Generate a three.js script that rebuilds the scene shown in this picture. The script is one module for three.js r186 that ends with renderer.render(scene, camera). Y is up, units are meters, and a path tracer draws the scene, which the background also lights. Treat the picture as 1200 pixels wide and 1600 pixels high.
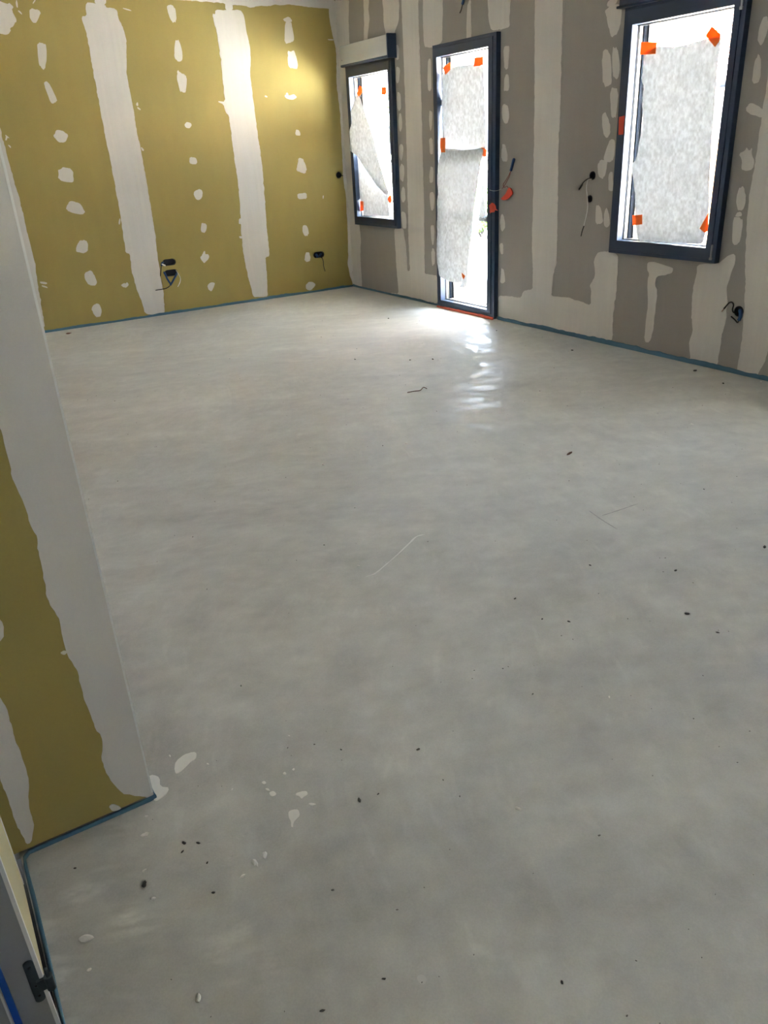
import * as THREE from 'three';
import { mergeGeometries, mergeVertices, toCreasedNormals } from 'three/addons/utils/BufferGeometryUtils.js';
import { TessellateModifier } from 'three/addons/modifiers/TessellateModifier.js';
import { RoundedBoxGeometry } from 'three/addons/geometries/RoundedBoxGeometry.js';
import { Brush, Evaluator, SUBTRACTION } from 'three-bvh-csg';

// ---------------------------------------------------------------- camera, sky, sun, exposure
// World: metres, y up. The far room corner is the origin; the yellow wall lies along -x, the window wall along +z.
const scene = new THREE.Scene();
const camera = new THREE.PerspectiveCamera(66.595, 1200 / 1600, 0.02, 200);
camera.position.set(-4.6075, 1.4955, 8.2823);
camera.rotation.order = 'YXZ';
camera.rotation.set(-0.43998, -0.52977, -0.05592);
const renderer = new THREE.WebGLRenderer({ antialias: true });
renderer.toneMapping = THREE.LinearToneMapping;
renderer.toneMappingExposure = 27.5;
renderer.shadowMap.enabled = true;

scene.background = new THREE.Color().setRGB(0.77, 0.92, 1.14);       // hazy bright sky, the same in every direction
const sun = new THREE.DirectionalLight(new THREE.Color().setRGB(1.0, 0.96, 0.90), 20.0);
sun.position.set(-6, 16, -4);                                         // behind the house: lights the garden, never enters the room
sun.target.position.set(2, 0, 0);
sun.castShadow = true;
sun.shadow.mapSize.set(2048, 2048);
Object.assign(sun.shadow.camera, { left: -25, right: 25, top: 25, bottom: -25, near: 0.5, far: 60 });
scene.add(sun, sun.target);

// ---------------------------------------------------------------- sizes and outlines (metres)
const H = 2.86;              // ceiling height
const REAR = 9.9;            // wall behind the viewer
const DOORWALL = -4.7085;     // face of the wall that carries the inner door frame
const rightCompound = [[[0.0,2.86],[0.291,2.817],[0.262,2.657],[0.247,2.458],[0.26,2.263],[0.233,1.671],[0.219,1.037],[0.227,0.691],[0.239,0.528],[0.203,0.359],[0.203,0.011],[0.0,0.02]],[[0.575,2.806],[0.683,2.79],[0.658,2.684],[0.667,2.603],[0.64,2.527],[0.605,2.439],[0.636,2.381],[0.512,2.395],[0.548,2.484],[0.564,2.617]],[[0.917,2.785],[1.192,2.743],[1.206,2.642],[1.186,2.525],[1.125,2.451],[1.053,2.398],[0.963,2.419],[0.926,2.517],[0.927,2.646]],[[1.246,2.745],[1.514,2.704],[1.514,2.344],[1.523,1.936],[1.521,1.509],[1.52,1.059],[1.503,0.288],[1.717,0.29],[1.718,0.021],[0.684,0.001],[0.99,0.037],[0.97,0.269],[0.96,0.536],[0.955,0.695],[1.128,0.704],[1.166,0.562],[1.183,0.282],[1.232,0.294],[1.222,0.503],[1.226,0.74],[1.245,1.346],[1.251,1.919],[1.247,2.324]],[[1.594,2.701],[1.889,2.655],[1.882,2.443],[1.868,2.274],[1.721,2.251],[1.591,2.266],[1.58,2.434]],[[2.49,2.562],[2.782,2.516],[2.778,2.409],[2.765,2.326],[2.778,2.278],[2.72,2.268],[2.545,2.277],[2.512,2.36]],[[3.052,2.482],[3.351,2.436],[3.362,2.068],[3.369,1.757],[3.37,1.431],[3.397,0.734],[3.404,0.552],[3.365,0.453],[3.359,0.288],[3.553,0.301],[3.676,0.291],[3.803,0.272],[3.806,0.395],[3.777,0.421],[3.831,0.499],[3.807,0.616],[3.854,0.68],[3.932,0.686],[4.047,0.676],[4.053,0.609],[4.059,0.433],[4.044,0.256],[4.054,0.027],[3.661,0.013],[3.201,0.016],[2.685,0.001],[2.672,0.211],[2.84,0.226],[2.985,0.232],[3.0,0.288],[3.122,0.318],[3.121,0.507],[3.099,0.639],[3.1,0.965],[3.087,1.576]],[[4.321,0.641],[4.371,0.649],[4.519,0.632],[4.554,0.614],[4.547,0.583],[4.472,0.567],[4.417,0.553],[4.413,0.495],[4.435,0.453],[4.438,0.341],[4.434,0.226],[4.431,0.156],[4.411,0.078],[4.37,0.076],[4.358,0.121],[4.362,0.239],[4.364,0.377],[4.342,0.51],[4.353,0.564],[4.326,0.597]],[[4.747,0.665],[4.904,0.682],[4.93,0.701],[4.976,0.744],[5.022,0.751],[5.034,0.705],[5.015,0.644],[5.002,0.607],[4.994,0.538],[5.012,0.458],[5.018,0.388],[5.014,0.291],[5.005,0.222],[4.999,0.03],[4.968,0.001],[4.783,0.006],[4.767,0.084],[4.752,0.154],[4.776,0.211],[4.753,0.296],[4.74,0.389],[4.734,0.508],[4.752,0.595]],[[5.06,2.175],[5.241,2.147],[5.287,1.463],[5.355,0.691],[5.356,0.222],[5.341,0.129],[5.322,0.059],[5.299,0.003],[5.156,0.008],[5.154,0.051],[5.156,0.188],[5.154,0.255],[5.141,0.417],[5.122,0.591],[5.107,0.669],[5.074,0.935],[5.065,1.119],[5.073,1.305],[5.074,1.471],[5.078,1.737]]];
const rightSpots = [[1.143,2.272,0.03,0.064,-0.078],[1.135,2.086,0.033,0.072,-0.083],[1.141,1.863,0.033,0.074,-0.081],[1.151,1.684,0.03,0.076,-0.079],[1.144,1.418,0.034,0.071,-0.07],[1.147,1.233,0.042,0.079,-0.076],[1.153,1.024,0.041,0.075,-0.08],[1.149,0.784,0.046,0.076,-0.066],[1.664,2.04,0.03,0.126,-0.048],[1.669,1.676,0.024,0.081,-0.049],[1.665,1.455,0.028,0.067,-0.03],[1.661,1.213,0.031,0.069,-0.043],[1.658,0.98,0.034,0.084,-0.048],[1.657,0.672,0.029,0.088,-0.034],[1.658,0.46,0.029,0.081,-0.037],[2.736,2.073,0.033,0.081,0.025],[2.743,1.891,0.031,0.059,0.034],[2.736,1.667,0.044,0.067,0.03],[2.727,1.382,0.035,0.067,0.03],[2.715,0.838,0.033,0.068,0.015],[2.708,0.62,0.023,0.046,0.022],[2.725,0.392,0.028,0.061,0.016],[2.251,2.376,0.031,0.13,-0.008],[2.263,2.505,0.017,0.02,0.0],[3.831,2.282,0.049,0.019,0.105],[3.855,2.171,0.06,0.087,0.103],[3.818,1.896,0.043,0.112,0.099],[3.9,1.917,0.035,0.096,0.093],[3.906,1.675,0.036,0.094,0.107],[3.843,1.543,0.037,0.079,0.362],[3.9,1.371,0.041,0.073,-0.124],[3.835,1.253,0.04,0.061,0.098],[3.927,1.165,0.023,0.065,0.107],[3.828,0.941,0.033,0.069,0.22],[3.911,0.919,0.028,0.067,0.089],[5.004,1.972,0.031,0.068,0.029],[5.001,1.787,0.024,0.074,0.041],[5.024,1.567,0.027,0.06,1.175],[5.01,1.084,0.03,0.069,0.014],[5.01,0.887,0.034,0.086,0.093],[5.008,0.989,0.021,0.014,0.211]];
const rightStar = [[4.952,1.336],[4.993,1.348],[5.001,1.372],[5.023,1.347],[5.038,1.371],[5.042,1.327],[5.068,1.291],[5.062,1.248],[5.023,1.238],[4.983,1.248],[4.982,1.295]];
const backCompound = [[[-2.512,2.768],[-2.468,2.76],[-2.345,2.75],[-2.344,2.731],[-2.254,2.727],[-2.252,2.659],[-2.228,2.594],[-2.208,2.47],[-2.233,2.36],[-2.258,2.206],[-2.254,2.085],[-2.251,1.908],[-2.251,1.691],[-2.242,1.543],[-2.241,1.298],[-2.24,1.046],[-2.241,0.766],[-2.255,0.563],[-2.259,0.417],[-2.254,0.225],[-2.281,0.007],[-2.425,0.02],[-2.481,0.045],[-2.495,0.172],[-2.527,0.324],[-2.539,0.471],[-2.529,0.633],[-2.567,0.648],[-2.554,0.747],[-2.562,0.758],[-2.551,1.032],[-2.549,1.355],[-2.554,1.631],[-2.558,1.951],[-2.558,2.275],[-2.557,2.507],[-2.572,2.655],[-2.529,2.659]],[[-2.426,2.831],[-2.329,2.834],[-2.34,2.747],[-2.436,2.751]],[[-1.308,2.741],[-1.195,2.739],[-1.052,2.743],[-1.029,2.719],[-1.018,2.635],[-1.013,2.546],[-0.992,2.465],[-1.006,2.31],[-1.025,2.199],[-1.021,1.974],[-1.016,1.742],[-1.006,1.545],[-1.001,1.302],[-1.013,0.991],[-1.022,0.779],[-1.026,0.45],[-1.076,0.451],[-1.085,0.255],[-1.103,0.028],[-1.274,0.046],[-1.293,0.19],[-1.314,0.349],[-1.329,0.527],[-1.326,0.678],[-1.306,0.909],[-1.291,1.218],[-1.3,1.459],[-1.299,1.655],[-1.303,1.838],[-1.337,1.867],[-1.344,1.942],[-1.395,1.958],[-1.394,1.968],[-1.323,1.965],[-1.324,2.109],[-1.315,2.364],[-1.323,2.559],[-1.349,2.701],[-1.314,2.705]],[[-1.197,2.873],[-1.121,2.876],[-1.13,2.737],[-1.21,2.735]],[[-3.68,2.0],[-3.45,1.83],[-3.449,1.737],[-3.446,1.532],[-3.427,1.23],[-3.427,0.919],[-3.422,0.653],[-3.438,0.499],[-3.45,0.302],[-3.467,0.051],[-3.66,0.03]],[[-3.262,2.748],[-3.222,2.747],[-3.194,2.738],[-3.161,2.73],[-3.148,2.74],[-3.126,2.715],[-3.144,2.692],[-3.141,2.664],[-3.116,2.606],[-3.147,2.582],[-3.163,2.561],[-3.187,2.556],[-3.19,2.532],[-3.215,2.504],[-3.278,2.514],[-3.326,2.507]],[[-2.213,2.804],[-1.777,2.809],[-1.532,2.804],[-1.215,2.795],[-1.209,2.788],[-1.138,2.782],[-1.019,2.783],[-0.954,2.77],[-0.907,2.769],[-0.885,2.781],[-0.748,2.783],[-0.685,2.798],[-0.608,2.798],[-0.516,2.805],[-0.438,2.8],[-0.368,2.791],[-0.223,2.785],[-0.083,2.785],[0.005,2.77],[0.0,2.86],[-2.5,2.86]],[[-0.08,2.802],[-0.079,2.672],[-0.054,2.541],[-0.026,2.427],[-0.03,2.292],[-0.047,2.135],[-0.028,1.813],[-0.035,1.417],[-0.042,1.138],[-0.022,0.982],[-0.034,0.599],[-0.048,0.32],[-0.063,0.275],[-0.041,0.129],[-0.005,0.003],[0.0,0.02],[0.0,2.86],[-0.05,2.86]],[[-1.781,1.767],[-1.756,1.789],[-1.71,1.784],[-1.702,1.761],[-1.729,1.732],[-1.76,1.74]],[[-1.815,0.525],[-1.784,0.543],[-1.768,0.573],[-1.749,0.586],[-1.746,0.549],[-1.718,0.551],[-1.706,0.52],[-1.733,0.495],[-1.773,0.463],[-1.793,0.486]],[[-1.78,0.24],[-1.734,0.263],[-1.683,0.25],[-1.704,0.219],[-1.737,0.162],[-1.769,0.188]],[[-0.668,1.996],[-0.656,2.017],[-0.647,1.99],[-0.613,2.005],[-0.564,2.014],[-0.53,1.988],[-0.545,1.965],[-0.606,1.966],[-0.642,1.971]],[[-0.609,2.668],[-0.583,2.689],[-0.535,2.695],[-0.509,2.678],[-0.512,2.656],[-0.555,2.648]],[[-0.621,0.093],[-0.586,0.124],[-0.519,0.111],[-0.494,0.089],[-0.517,0.056],[-0.563,0.027],[-0.621,0.044]],[[-2.668,0.352],[-2.637,0.369],[-2.624,0.357],[-2.605,0.371],[-2.593,0.343],[-2.625,0.32],[-2.655,0.33]]];
const backSpots = [[-2.968,2.65,0.035,0.055,-0.241],[-2.974,2.354,0.034,0.103,-0.176],[-2.968,2.061,0.028,0.084,0.167],[-1.742,2.696,0.036,0.073,0.068],[-1.736,2.392,0.037,0.087,-0.057],[-1.739,2.123,0.046,0.082,-0.049],[-2.956,1.71,0.055,0.057,0.711],[-2.979,1.388,0.065,0.058,-0.207],[-2.957,1.103,0.077,0.051,-0.217],[-2.966,0.753,0.053,0.061,-0.197],[-2.948,0.449,0.047,0.075,0.148],[-2.952,0.141,0.046,0.061,0.317],[-1.74,1.446,0.037,0.032,-0.155],[-1.735,1.131,0.044,0.047,0.302],[-1.729,0.806,0.031,0.05,-0.264],[-0.554,2.571,0.045,0.101,-0.059],[-0.541,2.324,0.053,0.081,-0.037],[-0.554,1.655,0.027,0.028,-0.107],[-0.546,1.334,0.056,0.071,-0.098],[-0.566,0.678,0.034,0.063,0.016],[-0.569,0.394,0.032,0.05,-0.1]];
const backPlate = [[-0.623,1.062],[-0.51,1.059],[-0.514,1.001],[-0.624,1.004]];
const flecks = [[-3.411,1.727,0.016,0.006,-0.785],[-3.407,1.65,0.014,0.006,-1.03],[-3.421,1.711,0.007,0.016,-0.381],[-2.206,1.957,0.01,0.016,-0.245],[-2.198,1.921,0.017,0.007,-0.588],[-2.228,1.573,0.009,0.018,0.391],[-2.157,2.719,0.035,0.005,-0.197],[-2.568,0.946,0.008,0.028,-0.288],[-3.388,0.463,0.034,0.011,-0.266],[-3.386,0.429,0.026,0.008,-0.405],[-3.092,2.732,0.007,0.028,-0.107],[-3.08,2.674,0.018,0.006,-0.785],[-2.948,2.754,0.019,0.004,0.785],[-1.32,0.837,0.014,0.029,-0.137],[-1.333,0.678,0.019,0.012,-0.083],[-0.311,1.003,0.007,0.017,-0.117],[-0.08,2.507,0.035,0.006,0.0],[-0.877,2.0,0.014,0.008,-0.124],[-1.748,2.212,0.018,0.009,-0.464],[-1.765,2.221,0.008,0.015,-0.278],[-0.637,2.015,0.013,0.015,-0.067]];
const pierX = -4.386;
const pierZ = 6.646;
const pierCompound = [[[-4.44,1.558],[-4.517,1.093],[-4.504,1.035],[-4.508,0.998],[-4.507,0.957],[-4.505,0.92],[-4.503,0.888],[-4.501,0.844],[-4.491,0.797],[-4.49,0.795],[-4.495,0.757],[-4.5,0.706],[-4.504,0.658],[-4.502,0.618],[-4.494,0.584],[-4.495,0.541],[-4.498,0.494],[-4.486,0.45],[-4.484,0.408],[-4.486,0.346],[-4.48,0.287],[-4.471,0.246],[-4.474,0.21],[-4.484,0.184],[-4.482,0.148],[-4.474,0.097],[-4.457,0.056],[-4.436,0.037],[-4.406,0.018],[-4.405,0.006],[-4.386,0.007],[-4.386,0.03],[-4.386,2.86],[-4.75,2.86]],[[-4.654,0.496],[-4.649,0.441],[-4.644,0.396],[-4.641,0.363],[-4.643,0.326],[-4.645,0.276],[-4.642,0.228],[-4.646,0.19],[-4.661,0.137],[-4.66,0.087],[-4.667,0.055],[-4.681,0.028],[-4.691,0.028],[-4.693,0.05],[-4.696,0.109],[-4.697,0.185],[-4.697,0.245],[-4.702,0.3]],[[-4.611,0.637],[-4.601,0.628],[-4.602,0.606],[-4.611,0.582],[-4.626,0.574]],[[-4.51,0.505],[-4.5,0.509],[-4.495,0.504],[-4.502,0.497]],[[-4.492,0.034],[-4.483,0.036],[-4.47,0.021],[-4.469,0.013],[-4.485,0.013],[-4.493,0.02]]];
const paper1Low = [[0.208,1.43],[0.304,1.428],[0.416,1.366],[0.522,1.278],[0.65,1.186],[0.798,1.095],[0.873,1.064],[0.902,1.024],[0.875,0.912],[0.881,0.847],[0.894,0.809],[0.347,0.798],[0.339,0.839],[0.292,0.952],[0.228,1.025],[0.193,1.094],[0.181,1.139],[0.161,1.224],[0.162,1.28],[0.192,1.314]];
const paper1Flap = [[0.413,1.973],[0.443,1.966],[0.476,1.947],[0.547,1.807],[0.62,1.675],[0.691,1.535],[0.714,1.458],[0.774,1.299],[0.841,1.166],[0.908,1.033],[0.848,1.021],[0.772,1.064],[0.696,1.107],[0.64,1.155],[0.583,1.204],[0.526,1.248],[0.488,1.281],[0.431,1.336],[0.344,1.408],[0.283,1.431],[0.227,1.46],[0.247,1.53],[0.244,1.651],[0.295,1.694],[0.297,1.767],[0.293,1.821],[0.335,1.872]];
const paper1Plane = [[-0.066,0.2],[-0.004,1.03]];
const paper2Up = [[1.98,2.068],[2.095,2.07],[2.207,2.068],[2.328,2.062],[2.446,2.039],[2.453,1.974],[2.461,1.884],[2.471,1.818],[2.472,1.72],[2.484,1.62],[2.485,1.52],[2.48,1.336],[2.414,1.323],[2.302,1.32],[2.174,1.322],[2.042,1.327],[1.914,1.343],[1.879,1.548],[1.87,1.684],[1.858,1.756],[1.84,1.806],[1.862,1.867],[1.881,1.928],[1.86,2.019],[1.881,2.044]];
const paper2Low = [[1.914,1.442],[1.994,1.437],[2.211,1.416],[2.336,1.42],[2.458,1.422],[2.458,1.382],[2.441,1.332],[2.428,1.285],[2.397,1.165],[2.364,1.025],[2.331,0.874],[2.303,0.65],[2.282,0.553],[2.268,0.49],[2.256,0.399],[2.253,0.308],[2.235,0.247],[2.217,0.232],[2.124,0.227],[2.182,0.288],[2.11,0.267],[1.978,0.273],[1.843,0.298],[1.823,0.372],[1.81,0.455],[1.807,0.576],[1.82,0.695],[1.813,0.767],[1.832,0.875],[1.827,0.981],[1.845,1.06],[1.834,1.172],[1.854,1.317]];
const paper2Plane = [[-0.062,1.78],[-0.004,2.56]];
const paper2Strip = [[2.431,1.337],[2.467,1.346],[2.467,1.23],[2.459,1.127],[2.455,1.049],[2.487,0.945],[2.492,0.887],[2.424,0.858],[2.397,0.889],[2.322,0.881],[2.36,1.047]];
const paper3 = [[4.146,1.952],[4.247,1.983],[4.329,1.968],[4.403,1.962],[4.464,1.962],[4.523,1.97],[4.62,1.977],[4.732,1.981],[4.732,1.891],[4.729,1.821],[4.736,1.713],[4.743,1.604],[4.748,1.492],[4.745,1.447],[4.761,1.256],[4.771,1.122],[4.787,1.067],[4.787,0.987],[4.786,0.905],[4.784,0.864],[4.774,0.795],[4.493,0.785],[4.228,0.783],[4.207,0.831],[4.183,0.911],[4.176,0.999],[4.163,1.087],[4.131,1.216],[4.109,1.268],[4.112,1.281],[4.15,1.314],[4.163,1.41],[4.181,1.516],[4.178,1.597],[4.159,1.678],[4.164,1.757],[4.14,1.798],[4.142,1.853],[4.144,1.922]];
const tapes1 = [[[0.436,1.98],[0.488,2.05],[0.525,2.034],[0.529,1.995],[0.486,1.959],[0.46,1.956]],[[0.842,2.007],[0.931,2.002],[0.933,1.952],[0.907,1.938],[0.835,1.943]],[[0.286,0.941],[0.326,0.948],[0.362,0.943],[0.351,0.848],[0.279,0.843]],[[0.863,0.978],[0.887,1.0],[0.934,1.028],[0.951,0.975],[0.909,0.93]]];
const tapes2 = [[[1.884,2.078],[1.989,2.111],[1.995,2.054],[1.921,2.02]],[[2.332,2.11],[2.451,2.106],[2.454,2.044],[2.324,2.046]],[[1.9,1.524],[1.968,1.522],[1.964,1.403],[1.907,1.403],[1.892,1.448]],[[2.425,1.428],[2.461,1.429],[2.509,1.411],[2.504,1.356],[2.419,1.366]],[[2.176,0.37],[2.225,0.342],[2.203,0.308],[2.182,0.334]]];
const tapes3 = [[[4.12,2.019],[4.249,2.002],[4.246,1.938],[4.118,1.946]],[[4.657,2.041],[4.694,2.016],[4.731,1.986],[4.724,1.971],[4.722,1.951],[4.698,1.926],[4.659,1.961],[4.621,1.994]],[[4.012,1.584],[4.063,1.592],[4.061,1.475],[4.018,1.473]],[[4.161,0.95],[4.249,0.958],[4.256,0.895],[4.169,0.882]],[[4.794,0.995],[4.804,0.878],[4.777,0.868],[4.738,0.891]]];
const tapeFrame = [[2.611,0.973],[2.663,0.999],[2.688,0.992],[2.72,0.955],[2.745,0.937],[2.705,0.94],[2.701,0.925],[2.644,0.919],[2.628,0.908],[2.623,0.937]];
const tapeWire = [[2.826,1.119],[2.857,1.11],[2.877,1.078],[2.866,1.059],[2.828,1.035],[2.789,1.018],[2.75,1.017],[2.726,1.028],[2.749,1.043],[2.788,1.067],[2.811,1.096]];
const wireDoor = {"hole":[2.845,1.321],"conduit":[[0.01,1.326,2.837],[-0.02,1.327,2.869],[-0.04,1.299,2.881],[-0.045,1.271,2.876],[-0.045,1.247,2.865]],"red":[[[-0.045,1.247,2.865],[-0.04,1.212,2.835],[-0.035,1.163,2.781],[-0.03,1.137,2.751],[-0.03,1.117,2.768],[-0.03,1.128,2.801],[-0.03,1.108,2.826]],[[-0.045,1.247,2.865],[-0.045,1.208,2.849],[-0.05,1.149,2.808],[-0.05,1.124,2.783],[-0.05,1.109,2.759]]],"white":[[-0.05,1.109,2.759],[-0.065,1.098,2.735],[-0.072,1.092,2.684],[-0.066,1.098,2.617]]};
const wireTop = {"hole":[2.175,2.602],"conduit":[[0.01,2.604,2.162],[-0.02,2.592,2.206],[-0.04,2.547,2.232],[-0.045,2.517,2.23],[-0.045,2.5,2.221]],"wire":[[-0.045,2.5,2.221],[-0.04,2.48,2.205],[-0.035,2.461,2.185],[-0.03,2.45,2.165]]};
const boxSwitch = {"c":[[3.741,1.209],[3.727,1.049]],"black":[[-0.005,1.194,3.737],[-0.03,1.191,3.736],[-0.045,1.18,3.72],[-0.05,1.163,3.7],[-0.05,1.148,3.69],[-0.045,1.119,3.658]],"tip":[[-0.05,1.148,3.69],[-0.045,1.119,3.658]],"white":[[-0.005,1.185,3.738],[-0.04,1.184,3.741],[-0.05,1.159,3.74],[-0.05,1.12,3.738],[-0.05,1.07,3.75],[-0.05,1.016,3.759],[-0.05,0.969,3.758],[-0.045,0.916,3.742],[-0.04,0.859,3.722]],"end":[[-0.04,0.859,3.722],[-0.04,0.821,3.706],[-0.035,0.786,3.693]]};
const boxRight = {"c":[5.103,0.401],"black":[[0.0,0.394,5.098],[-0.03,0.397,5.088],[-0.04,0.416,5.084],[-0.045,0.449,5.09],[-0.05,0.463,5.081],[-0.05,0.458,5.061],[-0.05,0.437,5.043],[-0.05,0.418,5.029]],"bare":[[-0.05,0.418,5.029],[-0.05,0.396,5.014]],"conduit":[[0.01,0.407,5.105],[-0.02,0.392,5.134],[-0.04,0.374,5.147],[-0.045,0.354,5.143]],"black2":[[-0.045,0.354,5.143],[-0.05,0.342,5.141],[-0.05,0.356,5.12],[-0.05,0.373,5.09]]};
const boxDouble = {"c":[[-2.145,0.513],[-2.142,0.407]],"c1":[[-2.203,0.517,-0.02],[-2.226,0.514,0.02],[-2.238,0.493,0.03]],"w1":[[-2.237,0.497,0.03],[-2.252,0.452,0.035],[-2.267,0.396,0.03]],"ca":[[-2.21,0.423,-0.02],[-2.217,0.41,0.03],[-2.203,0.352,0.05],[-2.182,0.307,0.055]],"cb":[[-2.076,0.397,-0.02],[-2.105,0.382,0.03],[-2.15,0.336,0.05],[-2.188,0.293,0.05]],"black":[[-2.194,0.289,0.05],[-2.217,0.275,0.05],[-2.264,0.266,0.05],[-2.343,0.264,0.045]],"white":[[-2.086,0.425,0.0],[-2.081,0.394,0.04],[-2.072,0.356,0.055],[-2.079,0.324,0.06],[-2.094,0.297,0.06],[-2.112,0.272,0.055]],"tip":[[-2.231,0.506,0.03],[-2.203,0.491,0.03]]};
const boxMid = {"c":[-0.423,0.402],"ca":[[-0.447,0.406,-0.02],[-0.454,0.394,0.015],[-0.452,0.378,0.02]],"cb":[[-0.386,0.405,-0.02],[-0.42,0.396,0.02],[-0.43,0.384,0.025]],"w":[[-0.427,0.386,0.02],[-0.406,0.369,0.035],[-0.394,0.332,0.04],[-0.395,0.284,0.04],[-0.38,0.221,0.035]]};
const boxCorner = {"c":[-0.096,1.213],"w":[[-0.082,1.214,-0.02],[-0.094,1.213,0.02],[-0.082,1.209,0.035],[-0.066,1.207,0.04]]};
const splats = [[[-4.307,6.572],[-4.296,6.55],[-4.269,6.539],[-4.243,6.542],[-4.236,6.554],[-4.247,6.572],[-4.27,6.58],[-4.292,6.594],[-4.31,6.6],[-4.312,6.59]],[[-4.074,6.844],[-4.062,6.847],[-4.047,6.854],[-4.05,6.866],[-4.062,6.866],[-4.071,6.87],[-4.071,6.857],[-4.077,6.85]],[[-4.116,6.89],[-4.105,6.89],[-4.092,6.899],[-4.098,6.917],[-4.11,6.924],[-4.121,6.929],[-4.129,6.942],[-4.132,6.937],[-4.124,6.924],[-4.122,6.904]],[[-4.13,6.803],[-4.119,6.803],[-4.116,6.819],[-4.127,6.822],[-4.132,6.815]],[[-4.133,6.758],[-4.123,6.758],[-4.123,6.768],[-4.131,6.768]],[[-4.133,6.784],[-4.126,6.789],[-4.127,6.8],[-4.133,6.793]],[[-4.073,6.759],[-4.066,6.758],[-4.064,6.768],[-4.073,6.77]],[[-4.064,6.894],[-4.055,6.898],[-4.049,6.909],[-4.061,6.904]],[[-4.045,6.763],[-4.038,6.76],[-4.038,6.768],[-4.045,6.77]],[[-4.378,6.563],[-4.363,6.565],[-4.353,6.586],[-4.362,6.619],[-4.341,6.636],[-4.358,6.656],[-4.375,6.663],[-4.388,6.662],[-4.389,6.648],[-4.38,6.64],[-4.379,6.607]],[[-4.091,7.423],[-4.081,7.42],[-4.073,7.428],[-4.074,7.438],[-4.085,7.443],[-4.092,7.436]]];
const chips = [[-4.442,6.757,0.012],[-4.42,6.699,0.006],[-4.249,6.988,0.014],[-4.222,6.98,0.012],[-4.287,7.004,0.008],[-4.625,6.963,0.018],[-3.642,7.206,0.011],[-4.469,7.221,0.012],[-4.472,6.86,0.007],[-4.477,6.947,0.008],[-4.226,6.611,0.005],[-4.304,6.521,0.006],[-4.206,6.737,0.005],[-4.637,7.038,0.006],[-3.995,6.637,0.004],[-1.043,5.632,0.012],[-0.058,5.372,0.012],[-2.438,4.863,0.012],[-3.346,5.905,0.008],[-2.954,4.858,0.012],[-3.147,7.031,0.006]];
const darks = [[-3.728,6.892,0.008],[-3.901,6.771,0.005],[-3.901,6.967,0.005],[-4.368,6.835,0.008],[-4.38,6.857,0.006],[-4.34,6.855,0.008],[-4.341,6.921,0.005],[-4.358,7.007,0.006],[-4.483,6.898,0.013],[-4.607,6.76,0.005],[-3.951,6.958,0.01],[-2.407,6.653,0.01],[-2.628,6.438,0.008],[-3.013,6.453,0.008],[-2.963,6.673,0.008],[-3.025,6.608,0.006],[-2.623,7.001,0.008],[-1.993,6.736,0.014],[-2.612,6.871,0.012],[-3.859,7.588,0.006],[-4.145,7.389,0.006],[-1.715,6.238,0.006],[-4.276,7.377,0.007],[-1.281,3.46,0.016],[-1.418,3.358,0.012],[-0.707,1.908,0.012],[-0.314,3.034,0.012],[-0.34,3.971,0.014],[-0.207,2.041,0.012],[-1.724,3.047,0.01],[-0.263,5.247,0.016],[-0.147,4.939,0.018],[-2.561,4.814,0.008]];
const scratch = [[[-3.363,5.993],[-3.327,5.995],[-3.265,5.966],[-3.167,5.915],[-3.078,5.864],[-3.017,5.831],[-2.981,5.836]],[[-2.281,6.084],[-2.303,6.18],[-2.319,6.283]],[[-2.275,6.154],[-2.173,6.16],[-2.06,6.163]]];
const leaf = [-1.865,5.532];
const twig = [[-1.904,4.063],[-1.853,4.07],[-1.819,4.081],[-1.757,4.036],[-1.758,4.075]];
const reddish = [-3.301,0.25];
const smears = [[-4.617,6.822,0.05,0.5],[-4.553,6.824,0.06,0.4],[-4.544,6.986,0.05,0.6],[-4.548,6.947,0.04,0.6],[-4.499,6.998,0.05,0.35],[-4.608,6.848,0.04,0.4],[-4.343,7.125,0.03,0.5],[-4.401,7.144,0.05,0.4],[-4.331,7.249,0.05,0.3],[-4.339,7.202,0.03,0.3],[-4.697,6.884,0.03,0.8],[-4.697,6.955,0.035,0.8],[-4.702,7.018,0.04,0.9],[-4.699,7.067,0.03,0.6],[-4.691,6.812,0.02,0.7],[-4.691,7.117,0.04,0.6],[-4.54,6.676,0.05,0.4],[-4.481,6.692,0.04,0.4],[-4.382,6.685,0.03,0.5],[-3.947,7.464,0.03,0.35],[-3.95,7.437,0.02,0.3]];

// ---------------------------------------------------------------- helpers
let seed = 20240611;
const rnd = () => { seed |= 0; seed = seed + 0x6D2B79F5 | 0; let t = Math.imul(seed ^ seed >>> 15, 1 | seed); t = t + Math.imul(t ^ t >>> 7, 61 | t) ^ t; return ((t ^ t >>> 14) >>> 0) / 4294967296; };
const hash = (x, y, s) => { let h = Math.imul(x, 374761393) + Math.imul(y, 668265263) + Math.imul(s, 2147483647 ^ 0x5bd1e995) | 0; h = Math.imul(h ^ h >>> 13, 1274126177); return ((h ^ h >>> 16) >>> 0) / 4294967296; };
const noise = (x, y, s = 0) => {
  const xi = Math.floor(x), yi = Math.floor(y), fx = x - xi, fy = y - yi, u = fx * fx * (3 - 2 * fx), v = fy * fy * (3 - 2 * fy);
  const a = hash(xi, yi, s), b = hash(xi + 1, yi, s), c = hash(xi, yi + 1, s), d = hash(xi + 1, yi + 1, s);
  return a + (b - a) * u + (c - a) * v + (a - b - c + d) * u * v;
};
const fbm = (x, y, o = 4, s = 0) => { let t = 0, a = 0.5, n = 0; for (let i = 0; i < o; i++) { t += a * noise(x, y, s + i * 17); n += a; a *= 0.5; x *= 2.03; y *= 2.03; } return t / n; };
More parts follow.
